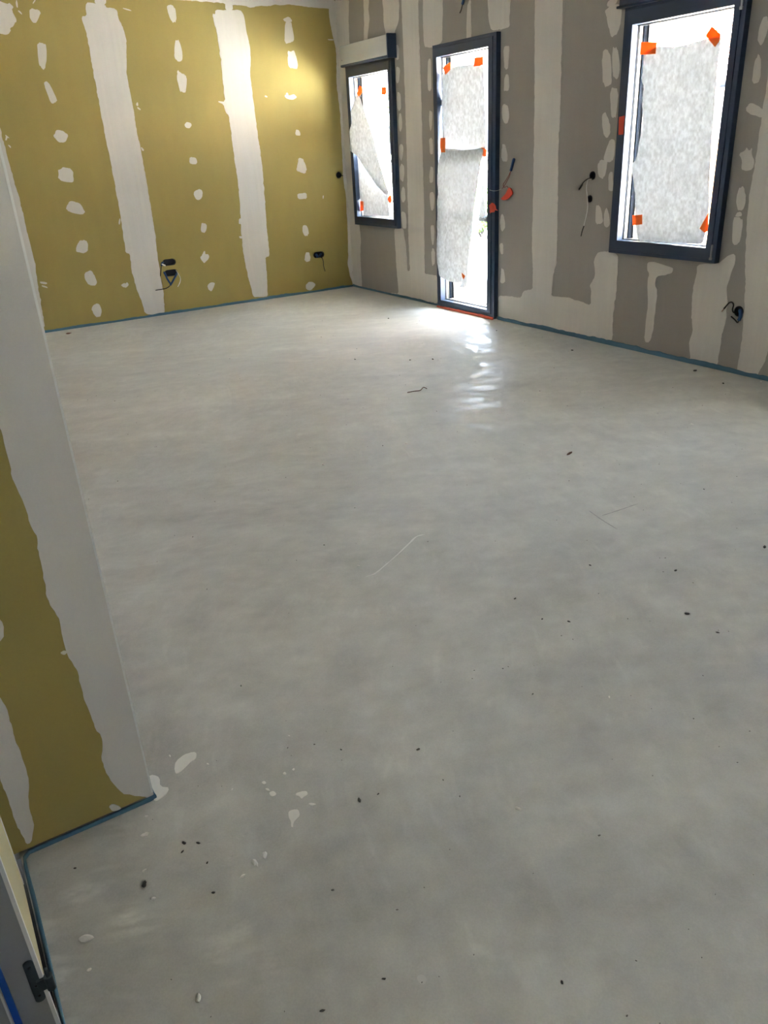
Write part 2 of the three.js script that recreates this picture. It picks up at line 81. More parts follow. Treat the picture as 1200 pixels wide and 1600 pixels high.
const tnoise = (x, y, px, py, s) => {                              // tiling value noise
  const xi = Math.floor(x), yi = Math.floor(y), fx = x - xi, fy = y - yi, u = fx * fx * (3 - 2 * fx), v = fy * fy * (3 - 2 * fy);
  const w = (i, n) => ((i % n) + n) % n, A = (i, j) => hash(w(xi + i, px), w(yi + j, py), s);
  return A(0, 0) * (1 - u) * (1 - v) + A(1, 0) * u * (1 - v) + A(0, 1) * (1 - u) * v + A(1, 1) * u * v;
};
const taken = new Map();
const numbered = (n) => { const k = taken.get(n) ?? 0; taken.set(n, k + 1); return k ? n + '_' + String(k).padStart(3, '0') : n; };
function put(o, label, category, group, kind) {
  o.name = numbered(o.name); scene.add(o);
  if (label) o.userData.label = label;
  if (category) o.userData.category = category;
  if (group) o.userData.group = group;
  if (kind) o.userData.kind = kind;
  return o;
}
const G = (name) => { const g = new THREE.Group(); g.name = name; return g; };
function M(name, geo, mat, parent) { const m = new THREE.Mesh(geo, mat); m.name = name; m.castShadow = m.receiveShadow = true; if (parent) parent.add(m); return m; }
const structure = (o, label) => put(o, label, undefined, undefined, 'structure');
const box = (x0, x1, y0, y1, z0, z1) => new THREE.BoxGeometry(x1 - x0, y1 - y0, z1 - z0).translate((x0 + x1) / 2, (y0 + y1) / 2, (z0 + z1) / 2);
const V = (a) => new THREE.Vector3(a[0], a[1], a[2]);
const tube = (pts, r, seg = 24, rad = 7) => {
  const c = new THREE.CatmullRomCurve3(pts.map(V), false, 'centripetal'), g = new THREE.TubeGeometry(c, seg, r, rad);
  const ends = [0, 1].map((t) => { const s = new THREE.SphereGeometry(r, rad, 5); const p = c.getPoint(t); return s.translate(p.x, p.y, p.z); });
  return mergeGeometries([g, ...ends]);
};
// uv in metres, from the two axes given
function uvFrom(geo, a, b, k = 1) {
  const p = geo.attributes.position, uv = new Float32Array(p.count * 2), get = { x: (i) => p.getX(i), y: (i) => p.getY(i), z: (i) => p.getZ(i) };
  for (let i = 0; i < p.count; i++) { uv[2 * i] = get[a](i) * k; uv[2 * i + 1] = get[b](i) * k; }
  geo.setAttribute('uv', new THREE.BufferAttribute(uv, 2)); return geo;
}
// hand-spread outline: corners cut once, edges broken up by a few millimetres
function ragged(pts, amp, step = 0.02, sd = 1, cut = 1) {
  let P = pts.map((p) => [p[0], p[1]]);
  for (let k = 0; k < cut; k++) { const Q = []; P.forEach((p, i) => { const q = P[(i + 1) % P.length], t = Math.min(0.22, 0.016 / Math.hypot(q[0] - p[0], q[1] - p[1])); Q.push([p[0] + (q[0] - p[0]) * t, p[1] + (q[1] - p[1]) * t], [q[0] + (p[0] - q[0]) * t, q[1] + (p[1] - q[1]) * t]); }); P = Q; }
  const out = [];
  P.forEach((p, i) => {
    const q = P[(i + 1) % P.length], L = Math.hypot(q[0] - p[0], q[1] - p[1]), n = Math.max(1, Math.min(60, Math.round(L / step)));
    for (let k = 0; k < n; k++) out.push([p[0] + (q[0] - p[0]) * k / n, p[1] + (q[1] - p[1]) * k / n]);
  });
  return out.map(([x, y]) => [x + amp * (2 * (fbm(x * 22, y * 22, 3, sd) - 0.5) + 0.9 * (noise(x * 95, y * 95, sd + 5) - 0.5)), y + amp * (2 * (fbm(x * 22, y * 22, 3, sd + 71) - 0.5) + 0.9 * (noise(x * 95, y * 95, sd + 9) - 0.5))]);
}
const shapeOf = (pts) => new THREE.Shape(pts.map((p) => new THREE.Vector2(p[0], p[1])));
const slab = (pts, t) => new THREE.ExtrudeGeometry(shapeOf(pts), { depth: t, bevelEnabled: false });
const ellipse = ([cx, cy, a, b, th], n = 44, sd = 0) => {
  const e = 2 + 1.6 * hash(sd, 3, 1), tip = 0.75 * (hash(sd, 5, 2) - 0.5), skew = 0.5 * (hash(sd, 7, 3) - 0.5);
  return Array.from({ length: n }, (_, i) => {
    const t = i / n * 2 * Math.PI, c = Math.cos(t), d = Math.sin(t), w = 1 + 0.5 * (fbm(c * 1.7 + sd * 3.7, d * 1.7 + sd * 1.9, 4, 5) - 0.5);
    let x = a * Math.sign(c) * Math.pow(Math.abs(c), 2 / e) * w, y = b * Math.sign(d) * Math.pow(Math.abs(d), 2 / e) * w;
    x = x * (1 + tip * y / b) + skew * a * y / b; return [cx + x * Math.cos(th) - y * Math.sin(th), cy + x * Math.sin(th) + y * Math.cos(th)];
  });
};
const stadium = (cx, cy, half, r, n = 12) => { const o = []; for (let i = 0; i <= n; i++) { const t = -Math.PI / 2 + Math.PI * i / n; o.push([cx + half + r * Math.cos(t), cy + r * Math.sin(t)]); } for (let i = 0; i <= n; i++) { const t = Math.PI / 2 + Math.PI * i / n; o.push([cx - half + r * Math.cos(t), cy + r * Math.sin(t)]); } return o; };
const toRight = (g, x = 0) => g.rotateY(-Math.PI / 2).translate(x, 0, 0);     // drawn (z, y), thickness into the room
const toFloor = (g, y = 0) => g.rotateX(-Math.PI / 2).translate(0, y, 0);     // drawn (x, -z), thickness upwards
const flip = (pts) => pts.map((p) => [p[0], -p[1]]);
const evaluator = new Evaluator(); evaluator.useGroups = false;
function carve(geo, cuts) { let b = new Brush(geo); b.updateMatrixWorld(); for (const c of cuts) { const k = new Brush(c); k.updateMatrixWorld(); b = evaluator.evaluate(b, k, SUBTRACTION); } return b.geometry; }

// ---------------------------------------------------------------- materials
function dataTex(n, fn, srgb, m = n) {
  const d = new Uint8Array(n * m * 4);
  for (let j = 0; j < m; j++) for (let i = 0; i < n; i++) { const c = fn(i / n, j / m, i, j), k = 4 * (j * n + i); for (let q = 0; q < 3; q++) d[k + q] = Math.max(0, Math.min(255, (Array.isArray(c) ? c[q] : c) * 255)); d[k + 3] = 255; }
  const t = new THREE.DataTexture(d, n, m); t.wrapS = t.wrapT = THREE.RepeatWrapping; t.magFilter = THREE.LinearFilter; t.minFilter = THREE.LinearMipmapLinearFilter; t.generateMipmaps = true;
  if (srgb) t.colorSpace = THREE.SRGBColorSpace; t.needsUpdate = true; return t;
}
const tf = (u, v, f, s, fy = f) => { let t = 0, a = 0.5, n = 0; for (let i = 0; i < 4; i++) { t += a * tnoise(u * f, v * fy, f, fy, s + i); n += a; a *= 0.5; f *= 2; fy *= 2; } return t / n; };
const gain = (c, k) => c.map((v) => v * k);
const s = (l) => l <= 0.0031308 ? 12.92 * l : 1.055 * Math.pow(l, 1 / 2.4) - 0.055;
const srgb = (c) => c.map(s);
// joint compound: creamy, faint trowel streaks running up the wall
const compoundTex = dataTex(512, (u, v) => { const w = 0.93 + 0.10 * (tf(u, v, 4, 3) - 0.5) + 0.07 * (tf(u, v, 48, 9, 3) - 0.5) + 0.03 * (hash(u * 512 | 0, v * 512 | 0, 4) - 0.5), h = tf(u, v, 3, 40) - 0.5; return srgb([w * (0.735 + 0.02 * h), w * (0.70), w * (0.635 - 0.03 * h)]); }, true);
const compoundBump = dataTex(512, (u, v) => 0.5 + 0.6 * (tf(u, v, 40, 12, 4) - 0.5) + 0.3 * (tf(u, v, 16, 15) - 0.5), false);
const boardTex = (base, sd, amp) => dataTex(512, (u, v) => { const w = 0.97 + amp * (tf(u, v, 3, sd) - 0.5) + amp * 0.5 * (tf(u, v, 30, sd + 5, 6) - 0.5) + 0.035 * (hash(u * 512 | 0, v * 512 | 0, sd) - 0.5), h = 0.10 * (tf(u, v, 5, sd + 9) - 0.5); return srgb([base[0] * w * (1 + h), base[1] * w, base[2] * w * (1 - h)]); }, true);
const std = (o) => new THREE.MeshStandardMaterial({ roughness: 0.9, ...o });
const phy = (o) => new THREE.MeshPhysicalMaterial(o);
const rgb = (r, g, b) => new THREE.Color().setRGB(r, g, b);
const mat = {
  compound: std({ map: compoundTex, bumpMap: compoundBump, bumpScale: 0.0006, roughness: 0.85 }),
  yellow: std({ map: boardTex([0.385, 0.308, 0.098], 21, 0.12), roughness: 0.8 }),
  grey: std({ map: boardTex([0.375, 0.345, 0.305], 61, 0.10), roughness: 0.88 }),
  ceiling: std({ map: boardTex([0.72, 0.70, 0.66], 91, 0.08) }),
  core: std({ color: rgb(0.45, 0.44, 0.42) }),
  render: std({ map: boardTex([0.74, 0.66, 0.50], 31, 0.10), roughness: 0.95 }),
  frame: phy({ color: rgb(0.024, 0.046, 0.092), roughness: 0.42, clearcoat: 0.15, clearcoatRoughness: 0.4 }),
  gasket: std({ color: rgb(0.012, 0.012, 0.013), roughness: 0.6 }),
  rail: phy({ color: rgb(0.007, 0.009, 0.013), roughness: 0.95, specularIntensity: 0.12 }),
  transom: std({ color: rgb(0.16, 0.18, 0.20), roughness: 0.6 }),
  spacer: std({ color: rgb(0.45, 0.46, 0.48), roughness: 0.35, metalness: 0.7 }),
  glass: phy({ color: 0xffffff, transmission: 1, thickness: 0, roughness: 0, ior: 1.5 }),
  boxface: std({ map: boardTex([0.60, 0.60, 0.56], 77, 0.06), roughness: 0.6 }),
  silver: std({ color: rgb(0.35, 0.36, 0.38), roughness: 0.35, metalness: 0.8 }),
  foil: std({ color: rgb(0.065, 0.16, 0.235), roughness: 0.55 }),
  redfoil: std({ color: rgb(0.55, 0.085, 0.045), roughness: 0.6 }),
  tape: phy({ color: rgb(1.0, 0.24, 0.025), roughness: 0.95, transmission: 0.26, thickness: 0, side: THREE.DoubleSide }),
  redtape: std({ color: rgb(0.62, 0.06, 0.03), roughness: 0.6, side: THREE.DoubleSide }),
  cup: std({ color: rgb(0.004, 0.007, 0.018), roughness: 0.5 }),
  conduit: std({ color: rgb(0.010, 0.055, 0.17), roughness: 0.5 }),
  black: std({ color: rgb(0.012, 0.011, 0.010), roughness: 0.5 }),
  white: std({ color: rgb(0.75, 0.74, 0.70), roughness: 0.5 }),
  redwire: std({ color: rgb(0.22, 0.015, 0.012), roughness: 0.5 }),
  copper: std({ color: rgb(0.55, 0.30, 0.16), roughness: 0.4, metalness: 0.8 }),
  jamb: std({ map: boardTex([0.34, 0.34, 0.33], 51, 0.06), roughness: 0.6 }),
  edge: std({ color: rgb(0.80, 0.79, 0.75), roughness: 0.6 }),
  paleboard: std({ map: boardTex([0.62, 0.56, 0.33], 44, 0.06), roughness: 0.8 }),
  steel: std({ color: rgb(0.10, 0.12, 0.13), roughness: 0.45, metalness: 0.6 }),
  seal: std({ color: rgb(0.008, 0.085, 0.42), roughness: 0.4 }),
};
// protective fleece: crinkled, a little light comes through
const fleeceBump = dataTex(512, (u, v) => 0.5 + 0.7 * (tf(u, v, 28, 101, 22) - 0.5) + 0.5 * (tf(u, v, 9, 131) - 0.5), false);
const fleeceTex = dataTex(512, (u, v) => { const w = 0.86 + 0.46 * (tf(u, v, 36, 201, 28) - 0.5) + 0.10 * (tf(u, v, 5, 221) - 0.5); return srgb([w * 0.91, w * 0.955, w]); }, true);
mat.fleece = phy({ map: fleeceTex, bumpMap: fleeceBump, bumpScale: 0.0035, roughness: 1, transmission: 0.0185, thickness: 0, side: THREE.DoubleSide, specularIntensity: 0.2 });

Object.assign(mat, {
  splat: std({ color: rgb(0.84, 0.82, 0.76) }), dust: std({ color: rgb(0.64, 0.63, 0.58) }), palemark: std({ color: rgb(0.74, 0.73, 0.68) }), darkmark: std({ color: rgb(0.36, 0.35, 0.33) }),
  dirt: std({ color: rgb(0.05, 0.045, 0.04) }), grit: std({ color: rgb(0.17, 0.16, 0.145) }), leaf: std({ color: rgb(0.10, 0.035, 0.02) }),
  terrace: std({ map: boardTex([0.60, 0.60, 0.58], 12, 0.1) }), stone: [std({ color: rgb(0.50, 0.46, 0.40) }), std({ color: rgb(0.58, 0.55, 0.50) }), std({ color: rgb(0.44, 0.42, 0.39) })],
  plank: [std({ color: rgb(0.42, 0.20, 0.09) }), std({ color: rgb(0.48, 0.24, 0.11) }), std({ color: rgb(0.38, 0.18, 0.08) })], housewall: std({ color: rgb(0.75, 0.73, 0.70) }), tile: std({ color: rgb(0.45, 0.17, 0.09), side: THREE.DoubleSide }),
  mortar: std({ color: rgb(0.02, 0.02, 0.022) }), leaves: std({ color: rgb(0.035, 0.075, 0.010), side: THREE.DoubleSide }), bark: std({ color: rgb(0.02, 0.02, 0.025) }),
});

// ---------------------------------------------------------------- floor
const FX0 = -4.711, FX1 = 0.0, Z1 = 4.8, Z2 = 8.3;                  // the texture spends most of its rows on the near floor
const vOf = (z) => z < Z1 ? z / Z1 * 0.36 : 0.36 + (z - Z1) / (Z2 - Z1) * 0.62;
const zOf = (v) => v < 0.36 ? v / 0.36 * Z1 : Z1 + (v - 0.36) / 0.62 * (Z2 - Z1);
const cloud = (x, z) => {
  const wx = x + 0.35 * (fbm(x * 1.1, z * 1.1, 3, 301) - 0.5), wz = z + 0.35 * (fbm(x * 1.1, z * 1.1, 3, 351) - 0.5);
  const big = fbm(wx * 0.9, wz * 0.9, 4, 401) - 0.5, sweep = fbm(wx * 1.6 + wz * 0.9, wz * 6.5 - wx * 3.0, 4, 451) - 0.5, fine = fbm(x * 17, z * 21, 4, 501) - 0.5;
  const m = Math.min(1, Math.max(0, (fbm(x * 1.3, z * 1.3, 3, 531) - 0.42) * 7));      // trowel strokes laid in two directions
  const mid = (1 - m) * fbm(wx * 4.2 + wz * 2.0, wz * 10 - wx * 4.5, 4, 551) + m * fbm(wx * 9 + wz * 3.0, wz * 4.5 - wx * 2, 4, 557) - 0.5;
  const scuff = (1 - m) * fbm(wx * 8 + wz * 5, wz * 34 - wx * 15, 3, 571) + m * fbm(wx * 30 + wz * 14, wz * 9 - wx * 4, 3, 577) - 0.5;
  return [big, sweep, fine, mid, scuff];
};
const floorTex = dataTex(2048, (u, v, i, j) => {
  const x = FX0 + u * (FX1 - FX0), z = zOf(v), [big, sweep, fine, mid, scuff] = cloud(x, z);
  let w = 0.55 * (1 + 0.30 * big + 0.22 * sweep + 0.26 * mid + 0.22 * fine + 0.09 * (hash(i, j, 7) - 0.5));
  if (scuff > 0.12) w += 0.16 * (scuff - 0.12);
  for (const [sx, sz, r, a] of smears) { const dx = x - sx, dz = z - sz, d2 = (dx * dx + dz * dz) / (r * r); if (d2 < 4) { const m = fbm(x * 22 + z * 9, z * 60 - x * 24, 3, 651); w += 0.16 * a * Math.exp(-d2 * 1.4) * Math.max(0, m - 0.34) * 3; } }
  const hue = fbm(x * 0.8, z * 0.8, 3, 701) - 0.5;
  return srgb([w * (1.0 + 0.05 * hue), w * 0.985, w * (0.90 - 0.07 * hue)]);
}, true);
const floorRough = dataTex(1024, (u, v) => { const x = FX0 + u * (FX1 - FX0), z = zOf(v), [big, sweep, fine, mid, scuff] = cloud(x, z); return Math.max(0.40, Math.min(0.82, 0.57 + 0.3 * sweep + 0.2 * big + 0.5 * mid + 0.3 * fine + 0.4 * scuff)); }, false);
const floorBump = dataTex(1024, (u, v, i, j) => { const p = tf(u, v, 60, 801); return 0.6 + 0.25 * (tf(u, v, 12, 811) - 0.5) + 0.25 * (tf(u, v, 90, 821) - 0.5) - (p > 0.78 ? (p - 0.78) * 4 : 0); }, false);
for (const t of [floorTex, floorRough]) t.wrapS = t.wrapT = THREE.ClampToEdgeWrapping;
floorBump.repeat.set(3, 7);
mat.floor = phy({ map: floorTex, roughnessMap: floorRough, roughness: 1.0, bumpMap: floorBump, bumpScale: 0.0012, specularIntensity: 0.65 });
{
  const g = new THREE.BoxGeometry(0.34 - FX0 - 0.34, 0.2, REAR, 1, 1, 1).toNonIndexed();
  const rows = [0, Z1, Z2, REAR + 0.12], pos = [], nor = [], uv = [], idx = [];
  rows.forEach((z, k) => { for (const x of [FX0, FX1 + 0.045]) { pos.push(x, 0, z); nor.push(0, 1, 0); uv.push((x - FX0) / (FX1 - FX0), Math.min(vOf(z), 1)); } if (k) { const b = 2 * (k - 1); idx.push(b, b + 2, b + 1, b + 1, b + 2, b + 3); } });
  const top = new THREE.BufferGeometry(); top.setAttribute('position', new THREE.Float32BufferAttribute(pos, 3)); top.setAttribute('normal', new THREE.Float32BufferAttribute(nor, 3)); top.setAttribute('uv', new THREE.Float32BufferAttribute(uv, 2)); top.setIndex(idx);
  const floor = G('floor');
  M('screed', mergeGeometries([top.toNonIndexed(), box(FX0, FX1 + 0.045, -0.07, -0.002, -0.25, REAR + 0.12).toNonIndexed()]), mat.floor, floor);
  M('base_slab', box(-4.84, FX1 + 0.045, -0.25, -0.075, -0.25, REAR + 0.12), mat.gasket, floor);  // near black: the shadow of the gap along the wall is put into its colour
  splats.forEach((q, i) => M('plaster_splat', uvFrom(toFloor(slab(ragged(flip(q), 0.002, 0.006, 900 + i), i === 10 ? 0.0006 : 0.0016), 0), 'x', 'z'), i === 10 ? mat.dust : mat.splat, floor));
  // scratches: dry thin lines of residue
  scratch.forEach((q, i) => {
    const c = new THREE.CatmullRomCurve3(q.map((p) => new THREE.Vector3(p[0], 0, p[1]))), L = [], R = [], w = i ? 0.0018 : 0.0032;
    for (let k = 0; k <= 30; k++) { const p = c.getPoint(k / 30), t = c.getTangent(k / 30), ww = w * (0.5 + fbm(k * 0.4, i, 2, 3)) * Math.min(1, k / 4 + 0.2, (30 - k) / 4 + 0.2); L.push([p.x - t.z * ww, -(p.z + t.x * ww)]); R.unshift([p.x + t.z * ww, -(p.z - t.x * ww)]); }
    M('scratch_mark', toFloor(slab([...L, ...R], 0.0005), 0), i ? mat.darkmark : mat.palemark, floor);
  });
  structure(floor, 'bare grey smooth concrete screed floor with trowel marks and plaster splats');
}

// ---------------------------------------------------------------- back wall (yellow boards)
const backBoxes = [[...boxDouble.c[0], 0.037, 0.033], [...boxDouble.c[1], 0.037, 0.033], [...boxMid.c, 0.036, 0.033], [...boxCorner.c, 0.0001, 0.033]];
{
  const wall = G('wall_back'), seams = [0.0, -1.204, -2.40, -3.52, -4.386];
  for (let k = 0; k < 4; k++) {
    const x0 = seams[k + 1] + 0.001, x1 = seams[k], cuts = backBoxes.filter(([cx]) => cx > x0 && cx < x1).map(([cx, cy, h, r]) => slab(stadium(cx, cy, h, r), 0.1).translate(0, 0, -0.05));
    M('plasterboard', uvFrom(carve(box(x0, x1, 0.012, H, -0.013, 0), cuts), 'x', 'y', 0.6), mat.yellow, wall);
  }
  M('masonry', box(-4.84, 0.3, -0.2, H + 0.2, -0.30, -0.06), mat.core, wall);
  backCompound.forEach((q, i) => M('joint_compound', uvFrom(slab(ragged(q, 0.006, 0.02, 11 + i * 3, i < 4 || i === 6 || i === 7 ? 1 : 2), 0.0014 + 0.0001 * i), 'x', 'y', 0.8), mat.compound, wall));
  backSpots.forEach((e, i) => M('filler_spot', uvFrom(slab(ellipse(e, 44, i), 0.0014), 'x', 'y', 0.8), mat.compound, wall));
  flecks.forEach((e, i) => M('filler_fleck', uvFrom(slab(ellipse(e, 20, i + 120), 0.0009), 'x', 'y', 0.8), mat.compound, wall));
  M('filler_spot', uvFrom(slab(ragged(backPlate, 0.004, 0.01, 5), 0.0014), 'x', 'y', 0.8), mat.compound, wall);
  structure(wall, 'far wall of yellow plasterboards with white jointed seams and filled screw spots');
}

// ---------------------------------------------------------------- right wall (grey boards, openings)
const openings = [   // outer frame z0 z1 y0 y1, clear inner z0 z1 y0 y1
  { o: [0.205, 1.092, 0.703, 2.238], i: [0.277, 1.029, 0.792, 2.139] },
  { o: [1.780, 2.664, 0.022, 2.256], i: [1.847, 2.566, 0.078, 2.163] },
  { o: [3.992, 4.910, 0.688, 2.235], i: [4.071, 4.832, 0.780, 2.121] },
  { o: [5.700, 6.150, 0.688, 2.235], i: [5.779, 6.072, 0.780, 2.121] },   // added out of view, sized to brighten the middle floor
];
const rightBoxes = [[...boxSwitch.c[0], 0.0001, 0.031], [...boxSwitch.c[1], 0.0001, 0.027], [...boxRight.c, 0.0001, 0.035], [...wireDoor.hole, 0.0001, 0.016], [...wireTop.hole, 0.0001, 0.016]];
{
  const wall = G('wall_right'), seams = [0, 1.42, 2.55, 3.38, 4.86, 5.34, 6.54, 7.74, 8.94, REAR];
  for (let k = 0; k < seams.length - 1; k++) {
    const z0 = seams[k], z1 = seams[k + 1] - 0.001, cuts = [];
    for (const { o } of openings) if (o[1] - 0.01 > z0 && o[0] + 0.01 < z1) cuts.push(box(-0.1, 0.1, o[2] + 0.01, o[3] - 0.01, o[0] + 0.01, o[1] - 0.01));
    for (const [cz, cy, h, r] of rightBoxes) if (cz > z0 && cz < z1) cuts.push(toRight(slab(stadium(cz, cy, h, r), 0.1), 0.05));
    M('plasterboard', uvFrom(carve(box(0, 0.013, 0.012, H, z0, z1), cuts), 'z', 'y', 0.6), mat.grey, wall);
  }
  const outer = shapeOf([[-0.3, -0.2], [REAR + 0.3, -0.2], [REAR + 0.3, H + 0.2], [-0.3, H + 0.2]]);
  for (const { i } of openings) outer.holes.push(new THREE.Path([[i[0], i[2]], [i[1], i[2]], [i[1], i[3]], [i[0], i[3]]].map((p) => new THREE.Vector2(...p))));
  M('masonry', uvFrom(toRight(new THREE.ExtrudeGeometry(outer, { depth: 0.255, bevelEnabled: false }), 0.30), 'z', 'y', 0.5), mat.render, wall).userData.label = 'cream rendered outer masonry';
  rightCompound.forEach((q, i) => M('joint_compound', uvFrom(toRight(slab(ragged(q, 0.006, 0.02, 201 + i * 3), 0.0014 + 0.0001 * i)), 'z', 'y', 0.8), mat.compound, wall));
  rightSpots.forEach((e, i) => M('filler_spot', uvFrom(toRight(slab(ellipse(e, 44, i + 50), 0.0013 + 0.00005 * (i % 5))), 'z', 'y', 0.8), mat.compound, wall));
  M('filler_spot', uvFrom(toRight(slab(ragged(rightStar, 0.004, 0.01, 9), 0.0014)), 'z', 'y', 0.8), mat.compound, wall);
  structure(wall, 'window wall of grey plasterboards with broad creamy bands of joint compound');
}

const addedRearWindow = { o: [2.96, 3.52, 0.988, 2.235], i: [3.04, 3.44, 1.080, 2.121] };   // added behind the viewer, sized to light the near wall end; its z runs along -x there
// ---------------------------------------------------------------- left side: wall end, recess, door wall, hall, rear wall, ceiling
{
  const left = G('wall_left');
  M('plasterboard', uvFrom(box(-4.76, pierX, 0.012, H, pierZ - 0.013, pierZ), 'x', 'y', 0.6), mat.yellow, left);
  M('partition_core', box(-4.84, pierX, -0.02, H, 0.0, pierZ - 0.013), mat.core, left);
  pierCompound.forEach((q, i) => M('joint_compound', uvFrom(slab(ragged(q, 0.004, 0.012, 401 + i * 3), 0.0014 + 0.0001 * i).translate(0, 0, pierZ), 'x', 'y', 0.8), mat.compound, left));
  M('corner_bead', uvFrom(box(pierX - 0.0032, pierX + 0.0015, 0.02, H, pierZ - 0.02, pierZ + 0.0024), 'z', 'y', 0.8), mat.edge, left);
  structure(left, 'near left wall end with brown yellow board and a wide grey plastered corner');
  const side = G('wall_side');
  M('recess_board', uvFrom(box(-4.84, -4.748, 0, H, pierZ, 6.86), 'z', 'y', 0.8), mat.compound, side);
  M('plasterboard', uvFrom(box(DOORWALL - 0.013, DOORWALL, 0.125, H, 6.865, 7.15), 'z', 'y', 0.6), mat.paleboard, side);
  M('board_edge', box(DOORWALL - 0.0135, DOORWALL + 0.0012, 0.125, H, 6.858, 6.867), mat.edge, side);
  M('stud_core', box(-4.82, -4.735, 0, H, 6.865, 7.15), mat.gasket, side);  // near black colour stands in for the shade under and behind the raised board
  M('wall_panel', uvFrom(box(-4.82, DOORWALL, 0, H, 7.97, REAR), 'z', 'y', 0.6), mat.yellow, side);
  M('door_header', uvFrom(box(-4.82, DOORWALL, 2.12, H, 7.152, 7.97), 'z', 'y', 0.6), mat.yellow, side);
  structure(side, 'narrow pale yellow board strip between the near wall end and the inner door frame');
  const hall = G('wall_hall');
  M('hall_panel', box(-6.3, -6.2, -0.1, H, 6.6, 8.8), mat.ceiling, hall);
  M('hall_panel', box(-6.2, -4.82, -0.1, H, 6.5, 6.6), mat.ceiling, hall);
  M('hall_panel', box(-6.2, -4.82, -0.1, H, 8.7, 8.8), mat.ceiling, hall);
  M('hall_floor', box(-6.2, -4.84, -0.2, 0, 6.6, 8.7), mat.core, hall);
  structure(hall, 'plain walls of the hall beyond the inner doorway');
  const i = addedRearWindow.i, rs = shapeOf([[-4.84, -0.2], [0.3, -0.2], [0.3, H + 0.2], [-4.84, H + 0.2]]);
  rs.holes.push(new THREE.Path([[-i[1], i[2]], [-i[0], i[2]], [-i[0], i[3]], [-i[1], i[3]]].map((p) => new THREE.Vector2(...p))));
  const rear = M('wall_rear', uvFrom(new THREE.ExtrudeGeometry(rs, { depth: 0.30, bevelEnabled: false }).translate(0, 0, REAR), 'x', 'y', 0.6), mat.yellow);
  structure(rear, 'yellow boarded wall behind the viewer');
  structure(M('added_trim_1', box(0.30, 1.25, H + 0.08, H + 0.20, -0.3, REAR + 0.3), mat.ceiling), 'added unseen overhang above the windows, cutting the sky light');  // added overhang, never in view: holds high sky light off the floor
  const ceil = M('ceiling', uvFrom(box(-6.4, 0.3, H, H + 0.25, -0.3, REAR + 0.3), 'x', 'z', 0.5), mat.ceiling);
  structure(ceil, 'flat white plaster ceiling above the room');
}

// ---------------------------------------------------------------- windows and glazed door
const ring = (o, i, x0, x1, bevel = 0.003) => {
  const S = shapeOf([[o[0] + bevel, o[2] + bevel], [o[1] - bevel, o[2] + bevel], [o[1] - bevel, o[3] - bevel], [o[0] + bevel, o[3] - bevel]]);
  S.holes.push(new THREE.Path([[i[0] - bevel, i[2] - bevel], [i[0] - bevel, i[3] + bevel], [i[1] + bevel, i[3] + bevel], [i[1] + bevel, i[2] - bevel]].map((p) => new THREE.Vector2(...p))));
  return toRight(new THREE.ExtrudeGeometry(S, { depth: x1 - x0 - 2 * bevel, bevelEnabled: true, bevelSize: bevel, bevelThickness: bevel, bevelSegments: 2 }), x1 - bevel);
};
const inset = (r, d, t = d, b = d) => [r[0] + d, r[1] - d, r[2] + b, r[3] - t];
function glazing(name, { o, i }, rightWide) {
  const w = G(name), mid = [o[0] + 0.026, o[1] - rightWide, o[2] + 0.028, o[3] - 0.030];
  M('outer_frame', ring(o, mid, -0.046, 0.044), mat.frame, w);
  const sash = M('sash', ring([mid[0] - 0.004, mid[1] + 0.004, mid[2] - 0.004, mid[3] + 0.004], i, -0.053, 0.028), mat.frame, w);
  M('gasket', ring(inset(i, -0.006), inset(i, 0.004), 0.004, 0.011, 0.001), mat.gasket, sash);
  M('spacer_bar', ring(inset(i, -0.004), inset(i, 0.009), 0.0135, 0.024, 0.001), mat.spacer, sash);
  const pane = (y0, y1) => M('pane', new THREE.PlaneGeometry(i[1] - i[0] + 0.006, y1 - y0).rotateY(-Math.PI / 2).translate(0.0125, (y0 + y1) / 2, (i[0] + i[1]) / 2), mat.glass, w);
  pane(i[2] - 0.003, i[3] + 0.003);
  for (const z of [i[0], i[1]]) {
    const d = z === i[0] ? 1 : -1;
    M('shutter_rail', mergeGeometries([box(0.050, 0.098, i[2], i[3], Math.min(z, z + 0.006 * d), Math.max(z, z + 0.006 * d)), box(0.050, 0.056, i[2], i[3], Math.min(z, z + 0.014 * d), Math.max(z, z + 0.014 * d)), box(0.090, 0.098, i[2], i[3], Math.min(z, z + 0.014 * d), Math.max(z, z + 0.014 * d))]), mat.rail, w);
  }
  M('outer_sill', box(0.10, 0.34, i[2] - 0.03, i[2] + 0.012, i[0] - 0.02, i[1] + 0.02), mat.render, w);
  return w;
}
{
  const w = glazing('window_1', openings[0], 0.032);
  const z0 = 0.195, z1 = 1.120, y0 = 2.236, y1 = 2.425, b = G('shutter_box'); w.add(b);
  M('housing', new RoundedBoxGeometry(0.094, y1 - y0, z1 - z0, 3, 0.006).translate(-0.047, (y0 + y1) / 2, (z0 + z1) / 2), mat.frame, b);
  M('cover', new RoundedBoxGeometry(0.012, y1 - y0 - 0.022, z1 - z0 - 0.012, 2, 0.003).translate(-0.094, (y0 + y1) / 2 + 0.008, (z0 + z1) / 2 - 0.004), mat.boxface, b).userData.label = 'pale grey cover panel';
  M('end_cap', new RoundedBoxGeometry(0.104, y1 - y0 + 0.012, 0.016, 2, 0.004).translate(-0.050, (y0 + y1) / 2, z1 + 0.004), mat.frame, b);
  M('screw', new THREE.CylinderGeometry(0.006, 0.006, 0.004, 10).rotateZ(Math.PI / 2).translate(-0.101, y0 + 0.06, z0 + 0.05), mat.silver, b);
  structure(w, 'narrow dark framed window beside the yellow wall with a pale grey shutter box on top');
}
